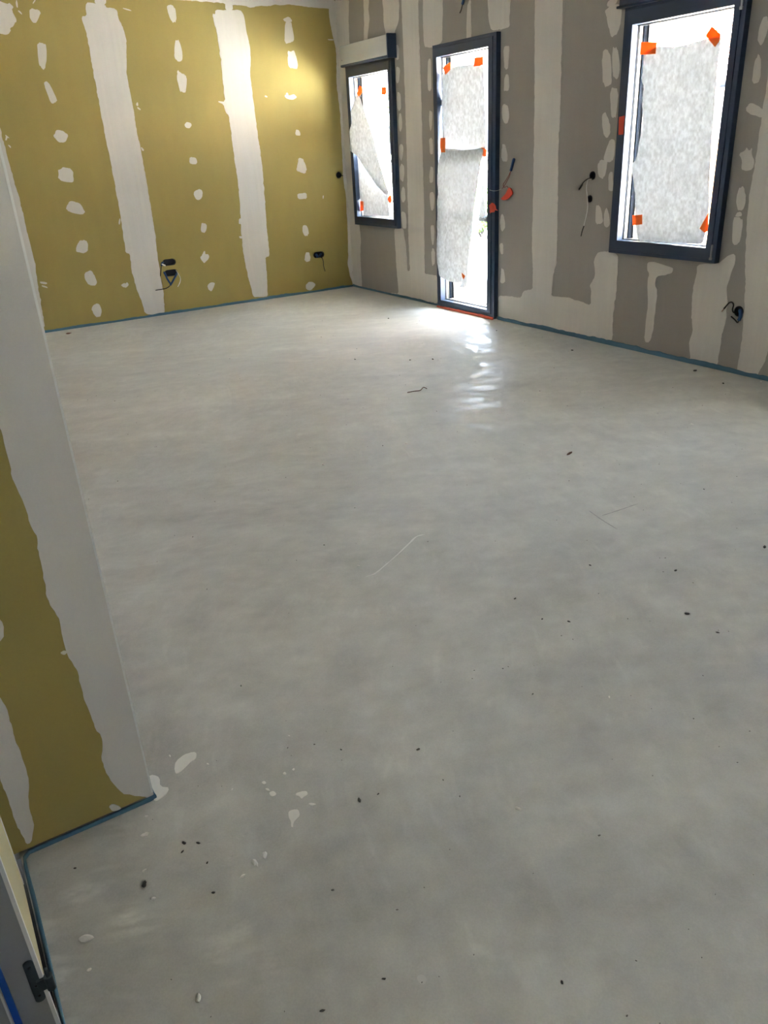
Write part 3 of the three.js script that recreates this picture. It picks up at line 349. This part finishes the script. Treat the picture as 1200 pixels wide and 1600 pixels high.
{
  const { o, i } = openings[1], d = glazing('door_1', openings[1], 0.045);
  M('middle_rail', new RoundedBoxGeometry(0.030, 0.060, i[1] - i[0] + 0.01, 2, 0.004).translate(0.032, 0.858, (i[0] + i[1]) / 2), mat.transom, d);
  M('threshold', box(-0.03, 0.30, 0.0, 0.022, o[0] + 0.02, o[1] - 0.02), mat.frame, d);
  structure(d, 'tall dark framed glazed door with white sheets taped over its glass');
}
{
  const { o } = openings[2], w = glazing('window_2', openings[2], 0.036), b = G('shutter_box'); w.add(b);
  M('housing', new RoundedBoxGeometry(0.080, 0.20, 0.97, 3, 0.008).translate(-0.040, o[3] + 0.094, (o[0] + o[1]) / 2), mat.frame, b);
  M('drip_lip', new RoundedBoxGeometry(0.090, 0.016, 0.985, 2, 0.006).translate(-0.045, o[3] - 0.004, (o[0] + o[1]) / 2 - 0.006), mat.frame, b);
  for (const y of [0.76, 2.145]) { const h = M('hinge', new THREE.CapsuleGeometry(0.007, 0.075, 4, 10).translate(-0.050, y, o[1] - 0.030), mat.silver, w); M('hinge_foot', new RoundedBoxGeometry(0.016, 0.018, 0.022, 2, 0.003).translate(-0.048, y - 0.044, o[1] - 0.030), mat.silver, h); }
  structure(w, 'dark framed window on the right, nearest the viewer, covered by one big white sheet');
}

structure(glazing('added_window_4', openings[3], 0.036), 'added narrow window out of view, there to brighten the middle floor');
{
  const w = glazing('added_window_3', addedRearWindow, 0.036); w.rotation.y = -Math.PI / 2; w.position.z = REAR;
  structure(w, 'added dark framed window behind the viewer, there to light the near wall end');
}

// ---------------------------------------------------------------- inner door frame at the lower left
{
  const z = 7.160, f = G('door_2');
  M('jamb', uvFrom(box(-4.80, DOORWALL - 0.001, 0.0, 2.10, 7.152, z), 'x', 'y', 0.6), mat.jamb, f);
  M('jamb_edge', box(DOORWALL - 0.004, DOORWALL + 0.0025, 0.0, 2.10, 7.146, z + 0.002), mat.edge, f).userData.label = 'white front edge of the jamb';
  M('door_stop', box(-4.80, -4.7735, 0.0, 2.10, z, z + 0.012), mat.jamb, f);
  M('stop_edge', box(-4.775, -4.7715, 0.0, 2.10, z, z + 0.0135), mat.edge, f);
  M('seal', box(-4.7705, -4.760, 0.0, 2.10, z, z + 0.006), mat.seal, f).userData.label = 'blue rubber seal';
  M('jamb', box(-4.80, DOORWALL, 0, 2.10, 7.955, 7.97), mat.jamb, f);
  M('head', box(-4.80, DOORWALL, 2.10, 2.12, 7.152, 7.97), mat.jamb, f);
  const h = G('hinge'); f.add(h);
  const y0 = 0.134, y1 = 0.242, xc = DOORWALL - 0.0125, plate = shapeOf(stadium(0, 0, (y1 - y0) / 2 - 0.0085, 0.0085, 8).map(([a, b]) => [b, a]));
  for (const [hx, hy] of [[0, -0.038], [0, 0.038], [0, -0.012]]) plate.holes.push(new THREE.Path(Array.from({ length: 10 }, (_, k) => new THREE.Vector2(hx + 0.0028 * Math.cos(-k / 10 * 6.2832), hy + 0.0028 * Math.sin(-k / 10 * 6.2832)))));
  M('leaf', new THREE.ExtrudeGeometry(plate, { depth: 0.0025, bevelEnabled: false }).translate(xc, (y0 + y1) / 2, z), mat.steel, h);
  for (const dy of [-0.038, 0.038, -0.012]) M('screw', new THREE.CylinderGeometry(0.0027, 0.0027, 0.002, 10).rotateX(Math.PI / 2).translate(xc, (y0 + y1) / 2 + dy, z + 0.001), mat.black, h);
  M('arm', new RoundedBoxGeometry(0.022, 0.028, 0.005, 2, 0.001).translate(xc + 0.013, 0.175, z + 0.004), mat.steel, h);
  M('knuckle', new THREE.CylinderGeometry(0.0075, 0.0075, 0.034, 16).translate(DOORWALL + 0.010, 0.175, z + 0.006), mat.steel, h);
  M('pin', new THREE.CapsuleGeometry(0.0036, 0.016, 4, 10).translate(DOORWALL + 0.010, 0.200, z + 0.006), mat.steel, h);
  structure(f, 'grey inner door frame with a dark hinge and blue seal at the lower left');
}

// ---------------------------------------------------------------- edge strips between screed and walls
function edgeStrip(name, path, hgt, wob, m, label, category, sd) {
  // path: [x, z, inward nx, nz]; a thin upright film, its rim and its distance from the wall uneven
  const P = [], cum = [0];
  for (let k = 0; k < path.length - 1; k++) { const a = path[k], b = path[k + 1], L = Math.hypot(b[0] - a[0], b[1] - a[1]), n = Math.max(2, Math.round(L / 0.025)); for (let q = 0; q < n; q++) { const t = q / n; P.push([a[0] + (b[0] - a[0]) * t, a[1] + (b[1] - a[1]) * t, a[2] + (b[2] - a[2]) * t, a[3] + (b[3] - a[3]) * t]); } }
  P.push(path.at(-1)); P.forEach((p, i) => { if (i) cum[i] = cum[i - 1] + Math.hypot(p[0] - P[i - 1][0], p[1] - P[i - 1][1]); });
  const pos = [], idx = [], C = 6;
  P.forEach((p, i) => {
    const t = cum[i], h = hgt * (0.45 + 0.95 * fbm(t * 3.1, sd, 3, sd)) * (0.88 + 0.24 * noise(t * 34, 2, sd)), off = wob * fbm(t * 4.3, 7.7, 3, sd + 3), lean = 0.006 * fbm(t * 6, 1.3, 2, sd + 9), th = 0.005;
    const at = (d, y) => pos.push(p[0] + p[2] * d, y, p[1] + p[3] * d);
    at(0.002 + off + th, -0.002); at(0.002 + off + th + lean * 0.5, h * 0.5); at(0.002 + off * 0.6 + th * 0.8 + lean, h * 0.94); at(0.002 + off * 0.5 + th * 0.3 + lean * 0.8, h); at(0.002 + off * 0.5, h * 0.94); at(0.002 + off, -0.002);
    if (i) for (let c = 0; c < C - 1; c++) { const a = (i - 1) * C + c, b = i * C + c; idx.push(a, a + 1, b, b, a + 1, b + 1); }
  });
  const e = (P.length - 1) * C; for (const b of [0, e]) for (let c = 1; c < C - 1; c++) b ? idx.push(b, b + c, b + c + 1) : idx.push(b, b + c + 1, b + c);
  const g = new THREE.BufferGeometry(); g.setAttribute('position', new THREE.Float32BufferAttribute(pos, 3)); g.setIndex(idx); g.computeVertexNormals();
  m = m.clone(); m.side = THREE.DoubleSide;
  return put(M(name, g, m), label, category);
}
edgeStrip('edge_strip', [[-4.384, 0, 0, 1], [-0.012, 0, 0, 1]], 0.026, 0.006, mat.foil, 'thin blue foam edge strip along the foot of the yellow wall', 'foam strip', 31);
edgeStrip('edge_strip', [[0, 0.012, -1, 0], [0, 1.775, -1, 0]], 0.026, 0.006, mat.foil, 'short blue edge strip along the floor between yellow wall and glazed door', 'foam strip', 41);
edgeStrip('edge_strip', [[0, 2.675, -1, 0], [0, REAR - 0.01, -1, 0]], 0.036, 0.012, mat.foil, 'long blue crumpled edge strip along the floor under the right window', 'foam strip', 51);
edgeStrip('edge_strip', [[pierX - 0.004, pierZ - 0.35, 1, 0], [pierX - 0.004, pierZ - 0.004, 1, 0], [pierX, pierZ, 0.7, 0.7], [pierX - 0.01, pierZ, 0, 1], [-4.690, pierZ, 0.0, 1], [-4.706, pierZ + 0.016, 0.6, 0.6], [-4.7105, pierZ + 0.05, 1, 0], [-4.7105, 7.14, 1, 0]], 0.013, 0.003, mat.foil, 'blue edge strip bent around the near wall end and past the hinge', 'foam strip', 61);
edgeStrip('threshold_strip', [[-0.050, 1.785, -1, 0], [-0.050, 2.668, -1, 0]], 0.026, 0.006, mat.redfoil, 'red strip on the floor along the foot of the glazed door', 'foam strip', 71);

// ---------------------------------------------------------------- white sheets
const tess = new TessellateModifier(0.022, 9);
function sheet(name, poly, xOf, amp, sd, label) {
  let g = new THREE.ShapeGeometry(shapeOf(ragged(poly, 0.0035, 0.012, sd, 1)));
  g = tess.modify(g.toNonIndexed()); g = mergeVertices(g, 1e-5);
  const p = g.attributes.position, uv = new Float32Array(p.count * 2), nor = new Float32Array(p.count * 3), at = (z, y) => xOf(z, y) - amp * (0.1 + 0.9 * fbm(z * 7, y * 5, 2, sd));
  for (let k = 0; k < p.count; k++) { const z = p.getX(k), y = p.getY(k); uv[2 * k] = z * 1.6; uv[2 * k + 1] = y * 1.6; p.setXYZ(k, at(z, y), y, z); const e = 0.006, n = new THREE.Vector3(-1, (at(z, y + e) - at(z, y - e)) / (2 * e), (at(z + e, y) - at(z - e, y)) / (2 * e)).normalize(); nor.set([n.x, n.y, n.z], 3 * k); }
  g.setAttribute('uv', new THREE.BufferAttribute(uv, 2)); g.setAttribute('normal', new THREE.BufferAttribute(nor, 3));
  const m = M(name, g, mat.fleece);
  return label ? put(m, label, 'sheet') : m;
}
const plane = ([a, b]) => (z) => a[0] + (b[0] - a[0]) * (z - a[1]) / (b[1] - a[1]);
{
  const s1 = sheet('protective_sheet', paper1Low, () => -0.002, 0.003, 3, 'white sheet on the left window with its corner fallen over in a fold');
  s1.add(sheet('folded_flap', paper1Flap, plane(paper1Plane), 0.003, 5)); s1.children[0].userData.label = 'grey fallen flap of the sheet';
  sheet('protective_sheet', paper2Up, () => -0.002, 0.004, 7, 'upper white sheet taped across the top of the glazed door');
  sheet('protective_sheet', paper2Low, plane(paper2Plane), 0.005, 9, 'lower long white sheet hanging loose over the glazed door');
  sheet('protective_sheet', paper2Strip, () => -0.003, 0.002, 11, 'narrow torn white strip hanging behind the lower door sheet');
  sheet('protective_sheet', paper3, () => -0.002, 0.004, 13, 'large crinkled white sheet covering the right window');
}
// ---------------------------------------------------------------- adhesive tape
function tapePiece(poly, xOf, label, m = mat.tape, amp = 0.0, thick = 0.0006) {
  let g = slab(ragged(poly, 0.0012, 0.01, 15, 0), thick); g = toRight(g, 0);
  const p = g.attributes.position;
  for (let k = 0; k < p.count; k++) { const z = p.getZ(k), y = p.getY(k); p.setX(k, p.getX(k) + xOf(z, y) - amp * fbm(z * 40, y * 40, 2, 5)); }
  g.computeVertexNormals();
  return put(M('tape_piece', g, m), label, 'tape');
}
const flat = (x) => () => x;
const front = (pl, d) => { const f = plane(pl); return (z) => f(z) - d; };
[[front(paper1Plane, 0.005), 'slanted orange tape at the top of the sheet on the left window'], [flat(-0.009), 'square orange tape left alone at upper right of the left window'], [flat(-0.009), 'upright orange tape at lower left of the left window'], [flat(-0.009), 'pointed orange tape at lower right of the left window']].forEach(([f, l], i) => tapePiece(tapes1[i], f, l));
[[flat(-0.009), 'crooked orange tape at the top left corner of the glazed door sheet'], [flat(-0.009), 'square orange tape at the top right corner of the glazed door sheet'], [front(paper2Plane, 0.007), 'upright orange tape halfway up the left side of the glazed door'], [flat(-0.012), 'orange tape halfway up the right side of the glazed door glass'], [front(paper2Plane, 0.007), 'tiny red orange tape scrap at the bottom tip of the lower door sheet']].forEach(([f, l], i) => tapePiece(tapes2[i], f, l));
[[flat(-0.009), 'wide orange tape at the top left corner of the right window sheet'], [flat(-0.009), 'diamond shaped orange tape at the top right of the right window sheet'], [flat(-0.0545), 'dull red tape stuck to the left frame of the right window'], [flat(-0.009), 'square orange tape at the bottom left of the right window sheet'], [flat(-0.009), 'half hidden orange tape at the bottom right of the right window sheet']].forEach(([f, l], i) => tapePiece(tapes3[i], f, l, i === 2 ? mat.redtape : mat.tape));
tapePiece(tapeFrame, flat(-0.056), 'crumpled red tape lump stuck on the right frame of the glazed door', mat.redtape, 0.03, 0.002);

// ---------------------------------------------------------------- electrical points
function cup(cx, cy, half, r, depth, place, parent) {
  const S = shapeOf(stadium(cx, cy, half, r - 0.0008)); S.holes.push(new THREE.Path(stadium(cx, cy, half, r - 0.0028).reverse().map((p) => new THREE.Vector2(...p))));
  const g = mergeGeometries([new THREE.ExtrudeGeometry(S, { depth, bevelEnabled: false }), slab(stadium(cx, cy, half, r - 0.0008), 0.002)]);
  return M('back_box', place(g), mat.cup, parent);
}
const backCup = (cx, cy, h, r, p, dep = 0.038) => cup(cx, cy, h, r, dep, (g) => g.translate(0, 0, -dep), p);
const rightCup = (cz, cy, r, p, dep = 0.038) => cup(cz, cy, 0.0001, r, dep, (g) => toRight(g, dep), p);
const ribbed = (pts, r) => { const c = new THREE.CatmullRomCurve3(pts.map(V), false, 'centripetal'), n = 40, g = new THREE.TubeGeometry(c, n, r, 10), p = g.attributes.position; for (let i = 0; i <= n; i++) { const o = c.getPointAt(i / n), k = i % 2 ? 1.12 : 0.9; for (let q = 0; q <= 10; q++) { const id = i * 11 + q; p.setXYZ(id, o.x + (p.getX(id) - o.x) * k, o.y + (p.getY(id) - o.y) * k, o.z + (p.getZ(id) - o.z) * k); } } g.computeVertexNormals(); return g; };
{
  const g = G('socket_outlet'); backCup(...boxDouble.c[0], 0.037, 0.033, g); backCup(...boxDouble.c[1], 0.037, 0.033, g);
  M('conduit', ribbed(boxDouble.c1, 0.010), mat.conduit, g); M('conduit', ribbed(boxDouble.ca, 0.0095), mat.conduit, g); M('conduit', ribbed(boxDouble.cb, 0.0095), mat.conduit, g);
  M('wire', tube(boxDouble.w1, 0.004), mat.black, g); M('wire', tube(boxDouble.black, 0.0042), mat.black, g); M('wire', tube(boxDouble.white, 0.0038), mat.white, g).userData.label = 'white wire loop'; M('wire', tube(boxDouble.tip, 0.008), mat.white, g);
  put(g, 'pair of oblong unfinished wall boxes with blue conduits on the yellow wall', 'socket box');
}
{
  const g = G('socket_outlet'); backCup(...boxMid.c, 0.036, 0.033, g); M('conduit', ribbed(boxMid.ca, 0.012), mat.conduit, g); M('conduit', ribbed(boxMid.cb, 0.012), mat.conduit, g); M('wire', tube(boxMid.w, 0.004), mat.black, g);
  put(g, 'small double wall box with one hanging wire low on the yellow wall near the corner', 'socket box');
}
{
  const g = G('switch_box'); backCup(...boxCorner.c, 0.0001, 0.033, g); M('wire', tube(boxCorner.w, 0.004), mat.black, g);
  put(g, 'single round wall box in the yellow wall beside the left window', 'socket box');
}
{
  const g = G('switch_box'); rightCup(...boxSwitch.c[0], 0.031, g); rightCup(...boxSwitch.c[1], 0.027, g);
  M('wire', tube(boxSwitch.black, 0.0035), mat.black, g); M('wire_end', tube(boxSwitch.tip, 0.006), mat.black, g); M('wire', tube(boxSwitch.white, 0.0032, 40), mat.white, g).userData.label = 'long white wire'; M('wire_end', tube(boxSwitch.end, 0.004), mat.black, g);
  put(g, 'two small round wall boxes with black and white wires left of the right window', 'socket box');
}
{
  const g = G('socket_outlet'); rightCup(...boxRight.c, 0.035, g);
  M('conduit', ribbed(boxRight.conduit, 0.011), mat.conduit, g); M('wire', tube(boxRight.black, 0.0045, 36), mat.black, g); M('wire', tube(boxRight.black2, 0.0045), mat.black, g); M('wire_end', tube(boxRight.bare, 0.002), mat.copper, g);
  put(g, 'round wall box with curling black cables low on the right wall', 'socket box');
}
{
  const g = G('cable_outlet'); rightCup(...wireDoor.hole, 0.016, g, 0.03); M('conduit', ribbed(wireDoor.conduit, 0.011), mat.conduit, g);
  for (const w of wireDoor.red) M('wire', tube(w, 0.0022, 30), mat.redwire, g); M('wire', tube(wireDoor.white, 0.0018), mat.white, g);
  const t = slab(ragged(tapeWire, 0.002, 0.008, 23, 1), 0.010); toRight(t, -0.024); M('tape_flag', toCreasedNormals(t, 0.6), mat.redtape, g).userData.label = 'red tape flag wrapped around the wires';
  put(g, 'blue conduit with dark red wires ending in a red tape flag beside the glazed door', 'cable');
}
{
  const g = G('cable_outlet'); rightCup(...wireTop.hole, 0.016, g, 0.03); M('conduit', ribbed(wireTop.conduit, 0.011), mat.conduit, g); M('wire', tube(wireTop.wire, 0.004), mat.black, g);
  put(g, 'blue conduit hanging from the wall above the glazed door', 'cable');
}

// ---------------------------------------------------------------- crumbs on the floor
const crumb = (r, sd, flatten = 0.5) => { const g = new THREE.IcosahedronGeometry(r, 1), p = g.attributes.position; for (let k = 0; k < p.count; k++) { const f = 0.6 + 0.8 * noise(p.getX(k) / r * 1.7 + sd, p.getZ(k) / r * 1.7 + p.getY(k) / r, sd); p.setXYZ(k, p.getX(k) * f * 1.3, p.getY(k) * f * flatten, p.getZ(k) * f * 0.7); } g.computeBoundingBox(); g.translate(0, -g.boundingBox.min.y, 0); g.computeVertexNormals(); return g; };
{
  const gs = Array.from({ length: 6 }, (_, k) => crumb(1, k * 7 + 1, 0.45));
  chips.forEach(([x, z, r], i) => { const m = M('plaster_crumb', gs[i % 6], mat.splat); m.position.set(x, 0, z); m.rotation.y = i * 2.4; m.scale.setScalar(r * 0.62); put(m, 'small white plaster crumb lying on the concrete floor', 'crumb', 'white plaster crumbs on the floor'); });
  darks.forEach(([x, z, r], i) => { const m = M('dirt_crumb', gs[i % 6], mat.dirt); m.position.set(x, 0, z); m.rotation.y = i * 1.7; m.scale.setScalar(r * 0.55); put(m, 'small dark crumb of dirt lying on the concrete floor', 'crumb', 'dark dirt crumbs on the floor'); });
  const grains = []; for (let k = 0; k < 420; k++) { const x = -4.55 + rnd() * 4.4, z = 0.6 + Math.pow(rnd(), 0.6) * 7.2; if (x < pierX + 0.02 && z < pierZ + 0.02) continue; const g = crumb(0.0011 + 0.0022 * rnd() * rnd(), k % 9, 0.6); g.rotateY(rnd() * 6).translate(x, 0, z); grains.push(g); }
  put(M('grit', mergeGeometries(grains), mat.grit), 'fine dark grit scattered over the concrete floor', 'grit', undefined, 'stuff');
  const lf = slab([[-0.03, 0], [-0.012, 0.007], [0.012, 0.008], [0.03, 0.002], [0.015, -0.006], [-0.012, -0.007]], 0.003); toFloor(lf, 0.0); lf.rotateY(0.3).translate(leaf[0], 0, leaf[1]);
  put(M('leaf', lf, mat.leaf), 'small reddish brown dry leaf alone on the middle floor', 'leaf');
  put(M('twig', tube(twig.map(([x, z]) => [x, 0.0035, z]), 0.0028), mat.leaf), 'thin curled dark twig on the floor in front of the glazed door', 'twig');
  put(M('wood_chip', crumb(0.02, 4, 0.3).translate(reddish[0], 0, reddish[1]), mat.leaf), 'small brown chip on the floor at the left foot of the yellow wall', 'chip');
}

// ---------------------------------------------------------------- garden outside
{
  const g = M('ground', uvFrom(box(-30, 40, -0.4, -0.10, -45, 45), 'x', 'z', 0.3), mat.terrace); structure(g, 'bright pale terrace outside the windows');
  const wall = G('garden_wall'), variants = Array.from({ length: 5 }, (_, k) => { const b = new RoundedBoxGeometry(0.26, 0.225, 0.47, 2, 0.05), p = b.attributes.position; for (let i = 0; i < p.count; i++) p.setX(i, p.getX(i) + 0.05 * (noise(p.getY(i) * 9 + k, p.getZ(i) * 7, k) - 0.5)); b.computeVertexNormals(); return b; });
  M('mortar', box(7.22, 7.38, -0.1, 1.08, -15.5, -3.4), mat.mortar, wall);
  for (let r = 0; r < 5; r++) for (let k = 0; k < 25; k++) { const b = M('stone_block', variants[(r * 3 + k) % 5], mat.stone[(r + k * 2) % 3], wall); b.position.set(7.29, 0.01 + r * 0.235, -15.2 + k * 0.485 + (r % 2) * 0.22); }
  M('coping', new RoundedBoxGeometry(0.42, 0.10, 12.2, 2, 0.02).translate(7.3, 1.185, -9.4), mat.terrace, wall);
  put(wall, 'low stone garden wall seen through the left window and door', 'garden wall');
}
{
  const f = G('wooden_fence'), pl = new RoundedBoxGeometry(0.022, 1.42, 0.105, 1, 0.004);
  for (let k = 0; k < 38; k++) { const b = M('plank', pl, mat.plank[k % 3], f); b.position.set(6.2, 0.61, -3.0 + k * 0.12); }
  for (const y of [0.3, 1.1]) M('rail', box(6.215, 6.255, y, y + 0.07, -3.1, 1.6), mat.plank[0], f);
  put(f, 'orange brown plank fence seen through the right window', 'fence');
  const h = G('neighbour_house');
  M('wall', box(10.3, 17, -0.1, 2.35, -6.2, 9), mat.housewall, h);
  const roof = G('roof'); h.add(roof);
  const slope = 0.42, L = 4.6; M('deck', box(0, L, -0.06, 0, -6.6, 9.4).rotateZ(slope).translate(9.7, 2.24, 0), mat.housewall, roof);
  const tile = new THREE.CylinderGeometry(0.10, 0.085, 0.44, 7, 1, true, 0, Math.PI).rotateZ(-Math.PI / 2), tiles = [];
  for (let r = 0; r < 12; r++) for (let k = 0; k < 72; k++) { const t = tile.clone(); t.rotateX(-Math.PI / 2 + Math.PI / 2).translate(0.16 + r * 0.375, 0.015 + 0.02 * noise(r * 3.1, k * 1.7, 8), -6.5 + k * 0.22); tiles.push(t); }
  const tm = M('roof_tiles', mergeGeometries(tiles).rotateZ(slope).translate(9.7, 2.24, 0), mat.tile, roof); tm.userData.kind = 'stuff';
  M('gutter', new THREE.CylinderGeometry(0.06, 0.06, 16, 10).rotateX(Math.PI / 2).translate(9.68, 2.20, 1.4), mat.rail, roof);
  put(h, 'white neighbouring house with a tiled roof beyond the right window', 'house');
}
{
  const leaf = new THREE.PlaneGeometry(0.05, 0.085); const leaves = (n, fn) => { const o = []; for (let k = 0; k < n; k++) { const q = leaf.clone(); q.rotateX(rnd() * 6).rotateY(rnd() * 6).rotateZ(rnd() * 6); const [x, y, z] = fn(); q.translate(x, y, z); o.push(q); } return mergeGeometries(o); };
  const b = G('shrub'), c = [4.6, -0.1, -3.45];
  M('stem', mergeGeometries(Array.from({ length: 7 }, (_, k) => tube([[0, 0, 0], [0.15 * Math.cos(k), 0.25, 0.15 * Math.sin(k)], [0.38 * Math.cos(k), 0.62, 0.38 * Math.sin(k)]], 0.010, 6, 5))), mat.bark, b);
  const fo = M('foliage', leaves(900, () => { const t = rnd() * 6.283, u = rnd() * 2 - 1, r = Math.cbrt(rnd()), q = Math.sqrt(1 - u * u); return [0.55 * r * q * Math.cos(t), 0.48 + 0.42 * r * u, 0.55 * r * q * Math.sin(t)]; }), mat.leaves, b); fo.userData.kind = 'stuff';
  b.position.set(...c); put(b, 'light green shrub outside behind the lower glass of the door', 'shrub');
  const t = G('tree'), br = [[[0, 0, 0], [0.05, 1.0, 0.02], [0.02, 2.0, 0.1]]]; for (let k = 0; k < 11; k++) { const y = 1.1 + k * 0.1, a = k * 2.1; br.push([[0.03, y, 0.05], [0.28 * Math.cos(a), y + 0.4, 0.28 * Math.sin(a)], [0.6 * Math.cos(a), y + 0.95, 0.6 * Math.sin(a)]]); }
  M('trunk', tube(br[0], 0.06, 10, 7), mat.bark, t); br.slice(1).forEach((q) => M('branch', tube(q, 0.02, 8, 5), mat.bark, t));
  const ft = M('foliage', leaves(500, () => { const q = rnd() * 6.283, r = Math.sqrt(rnd()) * 0.7; return [r * Math.cos(q), 1.6 + rnd() * 1.3, r * Math.sin(q)]; }), mat.leaves, t); ft.userData.kind = 'stuff';
  t.position.set(8.6, -0.1, -12.9); put(t, 'small tree behind the garden wall through the left window', 'tree');
}
renderer.render(scene, camera);
